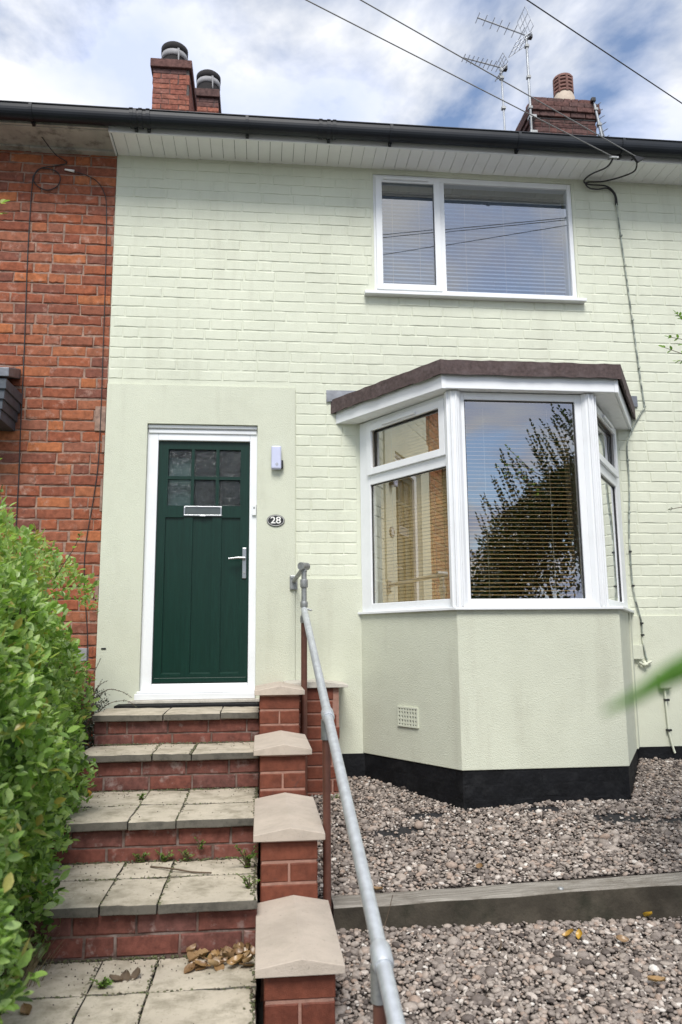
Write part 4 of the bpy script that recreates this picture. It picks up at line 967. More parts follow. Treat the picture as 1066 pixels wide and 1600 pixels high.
# cables on the red wall
pth = [(-0.62,-0.28,0.29),(-0.52,-0.20,0.21),(-0.42,-0.06,0.12),(-0.345,-0.012,0.085),(-0.42,-0.012,0.055),(-0.52,-0.012,0.03),(-0.565,-0.012,-0.04),(-0.545,-0.012,-0.10),(-0.47,-0.012,-0.135),(-0.40,-0.012,-0.10),(-0.385,-0.012,-0.03),(-0.43,-0.012,0.02),(-0.52,-0.013,0.028),(-0.56,-0.012,-0.02),(-0.572,-0.012,-0.10),(-0.575,-0.010,-0.6),(-0.560,-0.010,-1.3),(-0.552,-0.010,-1.9),(-0.545,-0.010,-2.3),(-0.545,-0.010,-3.4)]
tag(MB().tube(spline(pth, 8), 0.0036, 6).build('wall_cable', MAT['cable']), 'dark cable with a loose loop hanging down the red brick wall', 'cable')
WC2 = thing('wall_cable', (-0.05,-0.01,-3.5), 'thin dark cable with a white plug tip running down beside the paint edge', 'cable')
pth = [(-0.335,-0.014,0.022),(-0.27,-0.014,0.012),(-0.20,-0.013,-0.01),(-0.13,-0.012,-0.05),(-0.08,-0.012,-0.13),(-0.058,-0.012,-0.25),(-0.045,-0.012,-0.7),(-0.040,-0.012,-1.2),(-0.036,-0.010,-1.75),(-0.040,-0.010,-2.1),(-0.062,-0.010,-2.35),(-0.095,-0.010,-2.62),(-0.100,-0.010,-2.8),(-0.085,-0.010,-3.0),(-0.060,-0.010,-3.25),(-0.055,-0.010,-3.6)]
MB().tube(spline(pth, 8), 0.0030, 6).build('cable_run', MAT['cable'], WC2)
MB().tube([(-0.355,-0.015,0.028),(-0.29,-0.015,0.018)], [0.006,0.010], 8).build('plug_tip', MAT['whitepaint'], WC2)

# ================================================================== SMALL THINGS ON THE WALL
SN = thing('security_camera', (1.147,-0.03,-2.13), 'small lavender-white camera box on the wall right of the door', 'camera')
MB().box(1.112, 1.180, -0.060, -0.022, -2.128, -1.966).build('camera_body', MAT['lavender'], SN, bevel=0.012, seg=3)
m = MB().tube([(1.150,-0.0605,-2.095),(1.150,-0.062,-2.095)], 0.009, 14); m.build('sensor_ring', MAT['galvdark'], SN)
m = MB().tube([(1.150,-0.062,-2.095),(1.150,-0.0625,-2.095)], 0.005, 12); m.build('sensor_lens', MAT['lavender'], SN)
MB().box(1.168, 1.194, -0.045, -0.0125, -2.12, -2.062).build('camera_mount', MAT['black'], SN, bevel=0.006)
NP = thing('number_plaque', (1.145,-0.02,-2.515), 'oval black house number plaque reading 28', 'plaque')
def oval(cx, cz, rx, rz, y0, y1, n=36):
    return MB().extr([(cx+rx*math.cos(-2*math.pi*i/n), cz+rz*math.sin(-2*math.pi*i/n)) for i in range(n)], 'y', y0, y1)
oval(1.145,-2.476,0.060,0.0405,-0.020,-0.0125).build('plate', MAT['black'], NP, bevel=0.002)
m = MB(); n = 40
for (rx, rz) in ((0.0555,0.0365),(0.0530,0.0340)):
    for i in range(n): a = 2*math.pi*i/n; m.v.append((1.145+rx*math.cos(a), -0.0208, -2.476+rz*math.sin(a)))
for i in range(n): m.f.append((i, (i+1)%n, n+(i+1)%n, n+i)); m.sm.append(False)
m.build('rim_line', MAT['whitepaint'], NP)
cu = bpy.data.curves.new('digits', 'FONT'); cu.body = '28'; cu.size = 0.064*K; cu.align_x = 'CENTER'; cu.align_y = 'CENTER'; cu.offset = 0.0012; cu.extrude = 0.0008
to = bpy.data.objects.new('digits_tmp', cu); COL.objects.link(to)
dg = bpy.context.evaluated_depsgraph_get(); me = bpy.data.meshes.new_from_object(to.evaluated_get(dg)); bpy.data.objects.remove(to)
do = link('digits', me, MAT['whitepaint'], NP, T((1.145,-0.0215,-2.476)), (math.pi/2,0,0), (1.12,1.0,1.0))

# ================================================================== STEPS
TZ = [-4.394, -4.204, -4.033, -3.848, -3.680]        # tread heights from the bottom
RY = [None, -2.121, -1.593, -0.929, -0.547]           # riser faces
SX0, SX1 = 0.105, 1.046
ST = thing('front_steps', (0.57, -1.2, -4.40), 'weathered stone-slab steps with red brick risers leading up to the green door', 'steps')
TH = 0.036
def slab(parent, x0, x1, y0, y1, ztop, name='slab'):
    g_ = 0.0020; x0 += g_; x1 -= g_; y0 += g_ if name == 'slab' else 0; y1 -= g_
    r = random.Random(int((x0*77+y0*131)*1000)); m = MB(); nx, ny = 6, 4
    tilt = (r.uniform(-.003,.003), r.uniform(-.002,.002)); 
    def edge(i, j):
        x = x0+(x1-x0)*i/nx; y = y0+(y1-y0)*j/ny
        if i in (0, nx): x += r.uniform(-.003,.003)
        if j in (0, ny): y += r.uniform(-.003,.003)
        return x, y
    G = [[edge(i,j) for i in range(nx+1)] for j in range(ny+1)]
    for lev, dz in ((0, 0.0), (1, -TH)):
        for j in range(ny+1):
            for i in range(nx+1):
                x, y = G[j][i]; bd_ = i in (0,nx) or j in (0,ny)
                z = ztop+tilt[0]*(i/nx-.5)*2+tilt[1]*(j/ny-.5)*2+dz+(r.uniform(-.0035,0) if bd_ and lev == 0 else r.uniform(-.001,.001))
                m.v.append((x,y,z))
    W_ = nx+1; off = W_*(ny+1)
    for j in range(ny):
        for i in range(nx):
            a = j*W_+i; m.f.append((a,a+1,a+W_+1,a+W_)); m.f.append((off+a,off+a+W_,off+a+W_+1,off+a+1))
    ring = [i for i in range(W_)]+[j*W_+nx for j in range(1,ny+1)]+[ny*W_+i for i in range(nx-1,-1,-1)]+[j*W_ for j in range(ny-1,0,-1)]
    k0 = len(m.f)
    for i in range(len(ring)):
        a, b = ring[i], ring[(i+1)%len(ring)]; m.f.append((a, off+a, off+b, b))
    m.sm = [False]*len(m.f)
    o = m.build(name, MAT['slab'], parent, bevel=0.004)
    o.data.materials.append(MAT['slab_edge'])
    for p in o.data.polygons:
        if p.index >= k0: p.material_index = 1
    return o
XJ = [SX0, 0.487, 0.692, SX1]
tread_rows = {1: [(-2.156,-1.825), (-1.825,-1.595)], 2: [(-1.628,-1.285), (-1.285,-0.931)], 3: [(-0.964,-0.549)], 4: [(-0.582,-0.165)]}
for k, rows_ in tread_rows.items():
    for (ya, yb) in rows_:
        for i in range(3):
            j_ = 0.0 if k != 4 else (0.0, -0.01, 0.12, 0.0)[i]
            xa = XJ[i]+(0 if i == 0 else (0.13 if k == 4 and i == 2 else 0.006*(k-2))); xb = XJ[i+1]+(0 if i == 2 else (0.13 if k == 4 and i == 1 else 0.006*(k-2)))
            slab(ST, xa, xb, ya, yb, TZ[k])
    # riser
    y = RY[k]; z1 = TZ[k]-TH-0.004; z0 = TZ[k-1]
    MB().box(SX0+0.01, SX1, y+0.006, (rows_[-1][1]), z0-0.06, TZ[k]-TH-0.001).build('riser_core', MAT['mortar_step'], ST)
    zc = z1-0.033-0.003
    for c in range(3):
        h = 0.0655
        za = zc-0.0735*c
        if za-h/2 < z0-0.02:
            hh = (za+h/2)-(z0-0.006)
            if hh < 0.012: break
            za = z0-0.006+hh/2; h = hh
        for a, b in course([(SX0+0.008, SX1)], off=(0.10 if c % 2 else 0.03)+0.03*k, hdr=0.06):
            put_brick(ST, MAT['stepbrick'], ((a+b)/2, y+0.05, za+random.uniform(-.001,.001)), round(b-a,2), 0.10, round(h,3), ch=0.004, jit=0.0016)
# lower path slabs
m = MB().box(-0.25, 1.045, -4.3, -2.13, -4.60, -4.432); PATH = tag(m.build('path', MAT['mortar_step']), kind='structure')
for (ya, yb) in ((-2.40,-2.125), (-2.86,-2.40), (-3.32,-2.86), (-3.78,-3.32), (-4.24,-3.78)):
    for xa, xb in ((-0.22,0.262),(0.262,0.497),(0.497,0.694),(0.694,1.046)):
        slab(PATH, xa, xb, ya, yb, TZ[0])

# ================================================================== STEPPED GARDEN WALL WITH COPINGS
GW = thing('stepped_wall', (1.165, -1.3, -4.5), 'low stepped red brick wall with four pale coping stones beside the steps', 'wall')
PF = [-0.747, -1.308, -1.988, -2.573]; PX = [1.158, 1.161, 1.168, 1.181]; PZ = [-3.574, -3.816, -4.041, -4.294]
for i in range(4):
    yf, xc, zt_ = PF[i], PX[i], PZ[i]; yb = PF[i-1] if i else -0.02; hw = 0.111
    zb_ = -4.62 if i == 3 else PZ[i+1]-0.06
    MB().box(xc-hw+0.004, xc+hw-0.004, yf+0.004, yb, zb_ if i == 3 else -4.62, zt_-0.001).build('wall_core', MAT['mortar_pier'], GW)
    p = 0.0785; n = int((zt_-zb_)/p)+1
    for c in range(n):
        zc = zt_-0.004-p*(c+0.5)
        if c % 2 == 0:
            put_brick(GW, MAT['pierbrick'], (xc, yf+0.05, zc), 0.222, 0.10, 0.068, ch=0.004, jit=0.001); st_ = yf+0.11
        else:
            for s in (-1, 1): put_brick(GW, MAT['pierbrick'], (xc+s*0.0575, yf+0.05, zc), 0.106, 0.10, 0.068, ch=0.004, jit=0.001)
            st_ = yf+0.11
        for s in (-1, 1):
            for a, b in course([(st_, yb-0.004)], off=0.0 if c % 2 else 0.11, hdr=0.0):
                put_brick(GW, MAT['pierbrick'], (xc+s*(hw-0.05), (a+b)/2, zc), round(b-a,2), 0.10, 0.068, -math.pi/2 if s < 0 else math.pi/2, ch=0.004, jit=0.001)
    # coping: shallow gable section along y
    w = 0.140; rs = random.Random(i); y0 = yf-0.028; y1 = yb-0.002 if i else -0.30
    m = MB().extr([(xc-w, zt_+0.001), (xc+w, zt_+0.001), (xc+w, zt_+0.026), (xc+0.004, zt_+0.051), (xc-w, zt_+0.026)], 'y', y0, y1)
    m.build('coping', MAT['coping'], GW, bevel=0.003)
# pier under the railing, against the house wall
BPi = thing('brick_pier', (1.42, -0.2, -4.4), 'red painted brick pier with a thin cream coping against the house, behind the railing', 'pier')
MB().box(1.279, 1.536, -0.294, -0.016, -4.6, -3.5665).build('pier_core', MAT['mortar_pier'], BPi)
for c in range(13):
    zc = -3.566-0.078*(c+0.5)
    ivs = course([(1.276, 1.540)], off=0.0 if c % 2 else 0.205, hdr=0)
    for a, b in ivs: put_brick(BPi, MAT['pierbrick'], ((a+b)/2, -0.25, zc), round(b-a,2), 0.10, 0.069, ch=0.004, jit=0.001)
    put_brick(BPi, MAT['pierbrick'], (1.490, -0.112, zc), 0.17, 0.10, 0.069, math.pi/2, ch=0.004, jit=0.001)
m = MB().extr([(1.20,-3.565),(1.592,-3.565),(1.592,-3.548),(1.42,-3.525),(1.20,-3.535)], 'y', -0.325, -0.013); m.build('coping', MAT['cream'], BPi, bevel=0.003)

# ================================================================== HANDRAIL
HR = thing('handrail', (1.33, -1.8, -4.4), 'galvanised tube handrail on brown posts running down beside the steps', 'handrail')
RA, RB = Vector((1.314,-0.455,-3.095)), Vector((1.353,-3.62,-4.170))
def on_rail(y): f = (y-RA.y)/(RB.y-RA.y); return RA.lerp(RB, f)
MB().tube([RA-(RB-RA).normalized()*0.02, RA.lerp(RB,0.5), RB], 0.0195, 18).build('rail', MAT['galv'], HR)
d_ = (RB-RA).normalized()
for y in (-1.88, -3.19):
    p = on_rail(y); m = MB().tube([p-d_*0.034, p-d_*0.026, p+d_*0.026, p+d_*0.034], [0.0235,0.0265,0.0265,0.0235], 18); m.build('rail_clamp', MAT['galv'], HR)
    m = MB().tube([p+Vector((-0.006,0.004,-0.018)), p+Vector((-0.006,0.004,-0.10))], [0.022,0.022], 12); m.build('post_socket', MAT['galvdark'], HR)
    m = MB().tube([p+Vector((-0.006,0.004,-0.08)), (p.x-0.006, p.y+0.004, -4.66)], 0.0165, 14); m.build('post', MAT['brownpost'], HR)
px, py = 1.313, -0.432
MB().tube([(px,py,-2.84),(px,py,-3.165)], 0.0165, 14).build('upper_post', MAT['galvdark'], HR)
MB().tube([(px,py,-3.165),(px,py,-4.6)], 0.0185, 14).build('post', MAT['brownpost'], HR)
for z0, z1, r in ((-2.955,-2.905,0.0235),(-3.17,-3.125,0.0235),(-3.075,-3.04,0.023)):
    MB().tube([(px,py,z0),(px,py,z0+0.006),(px,py,z1-0.006),(px,py,z1)], [r*.93,r,r,r*.93], 14).build('post_collar', MAT['galvdark'], HR)
MB().tube([(px+0.015,py-0.02,-3.085),(px+0.045,py-0.03,-3.095)], 0.006, 6).build('clamp_bolt', MAT['galvdark'], HR)
m = MB().tube([(px,py,-2.86),(px-0.004,py+0.01,-2.83)], 0.020, 12); m.tube([(px-0.022,py-0.03,-2.825),(px+0.020,py+0.03,-2.822)], 0.024, 14); m.build('swivel_joint', MAT['galvdark'], HR)
m = MB().tube([(px,py+0.02,-2.828),(1.268,-0.03,-2.885)], 0.0145, 12); m.build('wall_arm', MAT['galvdark'], HR)
m = MB().box(1.240, 1.292, -0.028, -0.0125, -2.945, -2.845); m.build('wall_flange', MAT['galvdark'], HR, bevel=0.008)
m = MB()
for z in (-2.93, -2.86): m.tube([(1.256,-0.036,z),(1.256,-0.028,z)], 0.008, 8)
m.build('bolt', MAT['galvdark'], HR)

# ================================================================== TIMBER SLEEPER
SL = thing('timber_sleeper', (2.4, -1.75, -4.5), 'long grey weathered timber edging beam lying across the gravel', 'timber')
m = MB(); n = 30; rs = random.Random(5)
secs = []
for i in range(n+1):
    x = 1.36+(4.6-1.36)*i/n; y = sleeper_y(x); z = sleeper_z(x)
    j = lambda a=0.003: rs.uniform(-a, a)
    secs.append([(x,y-0.000+j(),z-0.008+j()),(x,y+0.012+j(),z+j(.002)),(x,y+0.135+j(),z+j(.002)),(x,y+0.150+j(),z-0.010+j()),(x,y+0.150,z-0.17),(x,y,z-0.17)])
for s_ in secs: m.v += s_
for i in range(n):
    for k in range(6): m.f.append((i*6+k, i*6+(k+1)%6, (i+1)*6+(k+1)%6, (i+1)*6+k)); m.sm.append(False)
m.f.append(tuple(range(6))); m.f.append(tuple(n*6+k for k in range(5,-1,-1))); m.sm += [False]*2
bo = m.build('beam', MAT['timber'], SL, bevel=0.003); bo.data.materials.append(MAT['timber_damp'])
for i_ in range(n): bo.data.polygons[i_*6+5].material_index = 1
for x in (2.32, 2.36+0.55):
    y = sleeper_y(x)+0.03; z = sleeper_z(x); MB().tube([(x,y,z-0.002),(x,y,z+0.005),(x,y,z+0.008)], [0.013,0.013,0.006], 10).build('bolt_head', MAT['galvdark'], SL)
m = MB().prism([(2.84,sleeper_y(2.9)+0.01),(2.91,sleeper_y(2.9)+0.005),(2.95,sleeper_y(2.9)+0.05),(2.91,sleeper_y(2.9)+0.075),(2.86,sleeper_y(2.9)+0.06)], sleeper_z(2.9)-0.005, sleeper_z(2.9)+0.004); m.build('paint_splash', MAT['whitepaint'], SL)

# ================================================================== GRAVEL PEBBLES
def ico(sub):
    bm = bmesh.new(); bmesh.ops.create_icosphere(bm, subdivisions=sub, radius=1.0)
    v = np.array([p.co[:] for p in bm.verts]); f = np.array([[q.index for q in p.verts] for p in bm.faces]); bm.free(); return v, f
IV1, IF1 = ico(1); IV2, IF2 = ico(2)
def rotmats(n, maxtilt):
    a = rng.uniform(0, 2*np.pi, n); t = rng.normal(0, maxtilt, n); b = rng.uniform(0, 2*np.pi, n)
    def Rz(a): c, s = np.cos(a), np.sin(a); z = np.zeros_like(a); o = np.ones_like(a); return np.stack([np.stack([c,-s,z],-1), np.stack([s,c,z],-1), np.stack([z,z,o],-1)], -2)
    def Rx(a): c, s = np.cos(a), np.sin(a); z = np.zeros_like(a); o = np.ones_like(a); return np.stack([np.stack([o,z,z],-1), np.stack([z,c,-s],-1), np.stack([z,s,c],-1)], -2)
    return Rz(a) @ Rx(t) @ Rz(b)
def scatter_mesh(name, V0, F0, pos, R, S, tint, mat, parent=None, smooth=True, jit=0.0):
    n = len(pos); v = V0[None]*S[:,None,:]
    if jit: v = v*(1+rng.normal(0, jit, (n, len(V0), 1)))
    v = np.einsum('nij,nkj->nki', R, v)+pos[:,None,:]
    nv = len(V0); f = (F0[None]+(np.arange(n)*nv)[:,None,None]).reshape(-1, F0.shape[1])
    me = bpy.data.meshes.new(name); me.vertices.add(n*nv); me.vertices.foreach_set('co', v.reshape(-1))
    k = F0.shape[1]; me.loops.add(len(f)*k); me.loops.foreach_set('vertex_index', f.reshape(-1).astype(np.int32))
    me.polygons.add(len(f)); me.polygons.foreach_set('loop_start', np.arange(0, len(f)*k, k, dtype=np.int32)); me.update(calc_edges=True)
    me.polygons.foreach_set('use_smooth', np.full(len(f), smooth))
    a = me.attributes.new('tint', 'FLOAT', 'POINT'); a.data.foreach_set('value', np.repeat(tint, nv).astype(np.float32))
    me.validate(); me.materials.append(mat)
    o = bpy.data.objects.new(name, me); COL.objects.link(o); WLOC[o.name] = Vector((0,0,0))
    if parent is not None: o.parent = parent; o.location = -WLOC[parent.name]
    return o
bx = np.array([p[0] for p in RP]); by = np.array([p[1] for p in RP])
def in_bay(x, y): 
    if y < -0.785: return False
    xl = np.interp(-y, [0,0.775], [1.714,2.18]); xr = np.interp(-y, [0,0.775], [3.605,3.16]); return xl-0.0 < x < xr+0.0
PATCH = [(1.78,-0.98,0.13,0.06), (2.95,-1.06,0.14,0.08), (2.60,-0.88,0.10,0.045), (3.25,-1.12,0.12,0.05), (1.95,-0.80,0.10,0.04)]
def bare(x, y): return any(((x-a)/c)**2+((y-b)/d)**2 < 1+0.5*math.sin(x*60)*math.cos(y*75) for a, b, c, d in PATCH)
P_ = []
for (xa, xb, ya, yb, st_) in ((1.29,4.7,-1.95,-0.005,0.0160), (1.29,3.3,-3.1,-1.75,0.0155)):
    nx = int((xb-xa)/st_); ny = int((yb-ya)/st_)
    for layer in (0, 1):
        for j in range(ny):
            for i in range(nx):
                if layer == 1 and random.random() < 0.45: continue
                x = xa+(i+random.random())*st_; y = ya+(j+random.random())*st_
                if y > 0 or in_bay(x, y): continue
                ys = sleeper_y(x)
                if ys-0.004 < y < ys+0.152: continue
                if ya < -3 and y > ys: continue
                if ya > -3 and y < ys: continue
                if x < 1.545 and y > -0.30: continue
                if bare(x, y) and random.random() < 0.93: continue
                # outside what can be seen even a step to the side
                if x > 1.05+0.75*(y+5.2)+0.9: continue
                dz = layer*0.0065+random.uniform(-0.004, 0.006)
                pass
                P_.append((x, y, zg(x, y)-0.004+dz))
P_ = np.array([T(p)[:] for p in P_]); n = len(P_)
base = rng.lognormal(math.log(0.0072), 0.42, n)*K
S_ = np.stack([base*rng.uniform(0.95,1.45,n), base*rng.uniform(0.75,1.05,n), base*rng.uniform(0.42,0.80,n)], -1)
tin = np.clip(rng.beta(1.5,1.5,n)+np.where(rng.random(n) < 0.05, 0.35, 0), 0, 1)
near = P_[:,1] < -1.30*K
g1 = scatter_mesh('gravel', IV2, IF2, P_[near], rotmats(near.sum(),0.35), S_[near], tin[near], MAT['pebble'], jit=0.035)
tag(g1, 'pinkish grey rounded pebbles in the lower bed in front of the timber beam', 'gravel', kind='stuff')
g2 = scatter_mesh('gravel', IV1, IF1, P_[~near], rotmats((~near).sum(),0.35), S_[~near]*1.06, tin[~near], MAT['pebble'], jit=0.03)
tag(g2, 'pinkish grey rounded pebbles between the bay and the timber beam', 'gravel', kind='stuff')
m = MB()
for a, b, c, d in PATCH:
    pts = [(a+1.15*c*math.cos(t*math.pi/9), b+1.2*d*math.sin(t*math.pi/9)) for t in range(18)]
    m.add([(x, y, zg(x,y)-0.0065) for x, y in pts], [tuple(range(18))])
tag(m.build('weed_membrane', MAT['membrane']), 'black weed membrane showing through bare patches in the gravel', 'membrane', kind='stuff')

# ================================================================== FOLIAGE
LV = np.array([(0,0,0),(-0.30,0.28,0.07),(0,0.30,-0.02),(0.30,0.28,0.07),(-0.34,0.58,0.06),(0,0.62,-0.04),(0.34,0.58,0.06),(-0.18,0.85,0.0),(0,0.86,-0.05),(0.18,0.85,0.0),(0,1.0,-0.06)])*np.array([0.72,1,1])
LF_ = np.array([(0,2,1),(0,3,2),(1,2,5),(1,5,4),(2,3,6),(2,6,5),(4,5,8),(4,8,7),(5,6,9),(5,9,8),(7,8,10),(8,9,10)])
def basis(d, upv):
    """leaf frames: y axis along d, z near upv"""
    d = d/np.linalg.norm(d, axis=1, keepdims=True); x = np.cross(d, upv); x /= np.maximum(1e-6, np.linalg.norm(x, axis=1, keepdims=True)); z = np.cross(x, d)
    return np.stack([x, d, z], -1)
HEDGE = thing('privet_hedge', (-0.3, -2.0, -4.43), 'lush bright green privet hedge filling the left side beside the steps', 'hedge')
zp = np.array([-4.50,-4.36,-4.20,-3.95,-3.70,-3.51,-3.30,-3.186,-3.05,-2.90,-2.75,-2.60,-2.45,-2.30]); xp = np.array([0.17,0.20,0.235,0.30,0.36,0.385,0.372,0.345,0.28,0.18,0.09,-0.03,-0.20,-0.42])
def lump(a, b): return 0.050*np.sin(a*7.1+b*3.3)+0.040*np.sin(a*3.7-b*6.3+1.0)+0.045*np.sin(a*13+b*11)+0.03*np.sin(a*23-b*19)
def face_x(y, z):
    yy = np.clip(y, -3.6, -0.3); sh = np.where(yy < -2, (-2-yy)*0.10, -(yy+2)*0.20)
    return np.interp(z, zp, xp)-np.interp(z, [-3.95, -3.5, -3.0, -2.6], [0.02, 0.14, 0.20, 0.34])+sh+lump(y, z)
NL = 38000
yy = rng.uniform(-3.45, -0.42, NL*2); zz = rng.uniform(-4.46, -2.30, NL*2)
fx = face_x(yy, zz); dep = np.abs(rng.normal(0, 0.085, NL*2))
xx = fx-dep
topz = np.interp(yy, [-3.4,-2.5,-1.2,-0.4], [-2.62,-2.58,-2.66,-2.95])+0.05*np.sin(yy*9)+0.03*np.sin(yy*23)
ok = (zz < topz) & (xx > -1.3); ok &= rng.random(len(ok)) < np.clip((zz+4.62)/0.25, 0.15, 1)
xx, yy, zz, dep = xx[ok][:NL], yy[ok][:NL], zz[ok][:NL], dep[ok][:NL]
# top/left infill
NT = 9000
xt = rng.uniform(-1.3, 0.1, NT); yt = rng.uniform(-3.4, -0.45, NT); zt2 = np.interp(xt, [-1.3,-0.42,-0.2,-0.03,0.18], [-2.4,-2.56,-2.68,-2.82,-3.05])+lump(yt, xt*2)-np.abs(rng.normal(0,0.07,NT)); zt2 = np.minimum(zt2, np.interp(yt, [-3.4,-2.5,-1.2,-0.4], [-2.62,-2.58,-2.66,-2.95])+rng.uniform(0,0.06,NT))
xx = np.concatenate([xx, xt]); yy = np.concatenate([yy, yt]); zz = np.concatenate([zz, zt2])
n = len(xx); pos = np.stack([xx*K, yy*K, (zz+ZO)*K], -1)
out = np.stack([np.full(n,0.75), np.full(n,-0.35), 0.25+0.35*np.clip((zz+3.6),-1,1)], -1)
d = out*0.55+rng.normal(0,0.55,(n,3))+np.array([0,0,0.30])
Rm = basis(d, out*0.5+np.array([0,0,0.9])+rng.normal(0,0.45,(n,3)))
sz = rng.uniform(0.027, 0.058, n)*np.where(rng.random(n) < 0.2, 0.6, 1.0)
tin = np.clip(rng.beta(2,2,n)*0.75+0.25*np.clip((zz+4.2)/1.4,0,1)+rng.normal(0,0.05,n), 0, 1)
dist = np.linalg.norm(pos-np.array(T(CPOS)[:]), axis=1)
# leaves that show largest in view become single objects
ux = pos-np.array(T(CPOS)[:]); zc_ = ux@np.array(fw[:]); uu = (ux@np.array(r2[:]))/zc_; vv = (ux@np.array(u2[:]))/zc_
vis = (zc_ > 0.5) & (uu > -0.44) & (np.abs(vv) < 0.66) & (dep_ok := np.concatenate([dep, np.full(NT, 9.0)]) < 0.035)
cand = np.where(vis)[0]; cand = cand[np.argsort(dist[cand]/sz[cand])][:290]
keep = np.ones(n, bool); keep[cand] = False
S3 = np.repeat(sz[:,None], 3, 1)*np.array([1.0,1.0,1.0])
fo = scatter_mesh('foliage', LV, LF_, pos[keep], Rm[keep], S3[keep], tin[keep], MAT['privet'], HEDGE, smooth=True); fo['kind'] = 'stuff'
lm = bpy.data.meshes.new('leaf'); lm.from_pydata(LV.tolist(), [], LF_.tolist()); lm.update(); lm.polygons.foreach_set('use_smooth', [True]*len(LF_)); lm.materials.append(MAT['privet_obj'])
for i in cand:
    o = bpy.data.objects.new('leaf', lm); COL.objects.link(o); o.parent = HEDGE
    M4 = Matrix(Rm[i].tolist()).to_4x4() @ Matrix.Scale(float(sz[i]), 4); M4.translation = Vector(pos[i])-WLOC[HEDGE.name]; o.matrix_local = M4
# inner twigs and dense dark inner leaves
m = MB(); rs = random.Random(11)
for i in range(70):
    y = rs.uniform(-3.3,-0.5); x = rs.uniform(-0.75,0.0); b = Vector((x,y,-4.45)); z1 = rs.uniform(-3.7,-2.6)
    x1 = min(x+rs.uniform(-0.1,0.45), float(face_x(np.array([y]), np.array([z1]))[0])-0.06); mid = Vector(((x+x1)/2+rs.uniform(-.05,.05), y+rs.uniform(-.1,.1), (-4.45+z1)/2)); e = Vector((x1, y+rs.uniform(-.2,.2), z1))
    m.tube([b, mid, e], [0.012,0.008,0.003], 5, cap=False)
m.build('stems', MAT['twig'], HEDGE)['kind'] = 'stuff'
ni = 16000
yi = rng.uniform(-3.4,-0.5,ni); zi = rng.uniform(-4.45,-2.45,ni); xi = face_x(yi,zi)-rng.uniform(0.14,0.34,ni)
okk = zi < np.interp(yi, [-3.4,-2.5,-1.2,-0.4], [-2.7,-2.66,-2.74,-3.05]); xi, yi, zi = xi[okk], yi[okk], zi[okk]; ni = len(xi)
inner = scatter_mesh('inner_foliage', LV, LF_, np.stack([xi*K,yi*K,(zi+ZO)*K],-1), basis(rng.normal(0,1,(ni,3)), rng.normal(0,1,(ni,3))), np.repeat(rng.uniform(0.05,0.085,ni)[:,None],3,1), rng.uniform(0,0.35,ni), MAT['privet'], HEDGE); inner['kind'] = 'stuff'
# dry grass tuft at the foot of the hedge
def grass(name, cx, cy, cz, n, h, spread, mat, parent=None, lean=(0,0)):
    m = MB()
    for i in range(n):
        a = random.uniform(0,2*math.pi); r = random.uniform(0,spread); b = Vector((cx+r*math.cos(a), cy+r*math.sin(a), cz)); hh = h*random.uniform(0.5,1.1)
        e = b+Vector((math.cos(a)*hh*0.45+lean[0]*hh, math.sin(a)*hh*0.45+lean[1]*hh, hh)); md = b.lerp(e,0.5)+Vector((0,0,hh*0.12)); w = Vector((-math.sin(a),math.cos(a),0))*0.0022
        m.add([b-w,b+w,md+w,md-w,e], [(0,1,2,3),(3,2,4)])
    return m.build(name, mat, parent)
DG = MAT['dry'] = simple('straw', (0.22,0.18,0.10), 0.9, bs=0)
DGT = thing('dry_grass', (0.26,-2.25,-4.40), 'straggly dry grass at the foot of the hedge by the lower steps', 'grass')
grass('blades', 0.22, -2.25, -4.42, 160, 0.16, 0.10, DG, DGT, (0.15,-0.1)); grass('blades', 0.20, -1.95, -4.40, 130, 0.20, 0.10, DG, DGT, (0.2,-0.1)); grass('blades', 0.16, -2.5, -4.40, 100, 0.12, 0.10, DG, DGT, (0.2,0))

# leafy sprigs: stem with paired leaves
def sprig(parent, path, leaf, pairs, mat, matstem, name='sprig', r=0.003, upv=(0,0,1), single=False):
    P = spline(path, 8); m = MB().tube(P, [r*(1-0.6*i/(len(P)-1)) for i in range(len(P))], 5); m.build('stem', matstem, parent)
    L = []; D = []; S = []
    for k in range(pairs):
        f = 0.12+0.86*k/(pairs-1); i = min(len(P)-2, int(f*(len(P)-1))); p = P[i]; t = (P[i+1]-P[i]).normalized()
        s_ = t.cross(Vector(upv)).normalized()
        if k % 2: s_ = (s_+t.cross(s_)*0.8).normalized()
        for sg in (-1,1):
            dd = s_*sg*0.8+t*0.65+Vector((random.gauss(0,.15),random.gauss(0,.15),random.gauss(0,.15))); L.append(T(p)[:]); D.append(dd[:]); S.append(leaf*random.uniform(0.75,1.15)*(1-0.35*f))
    L.append(T(P[-1])[:]); D.append((P[-1]-P[-2]).normalized()[:]); S.append(leaf*0.7)
    return L, D, S
def sprigs(parent, paths, leaf, pairs, mat, foname='foliage'):
    L = []; D = []; S = []
    for p in paths:
        a, b, c = sprig(parent, p, leaf, pairs, mat, MAT['twig']); L += a; D += b; S += c
    n = len(L); L = np.array(L); D = np.array(D); S = np.repeat(np.array(S)[:,None],3,1)
    o = scatter_mesh(foname, LV, LF_, L, basis(D, np.tile(np.array([0.1,-0.2,1.0]),(n,1))+rng.normal(0,.2,(n,3))), S, rng.random(n), mat, parent); o['kind'] = 'stuff'; return o

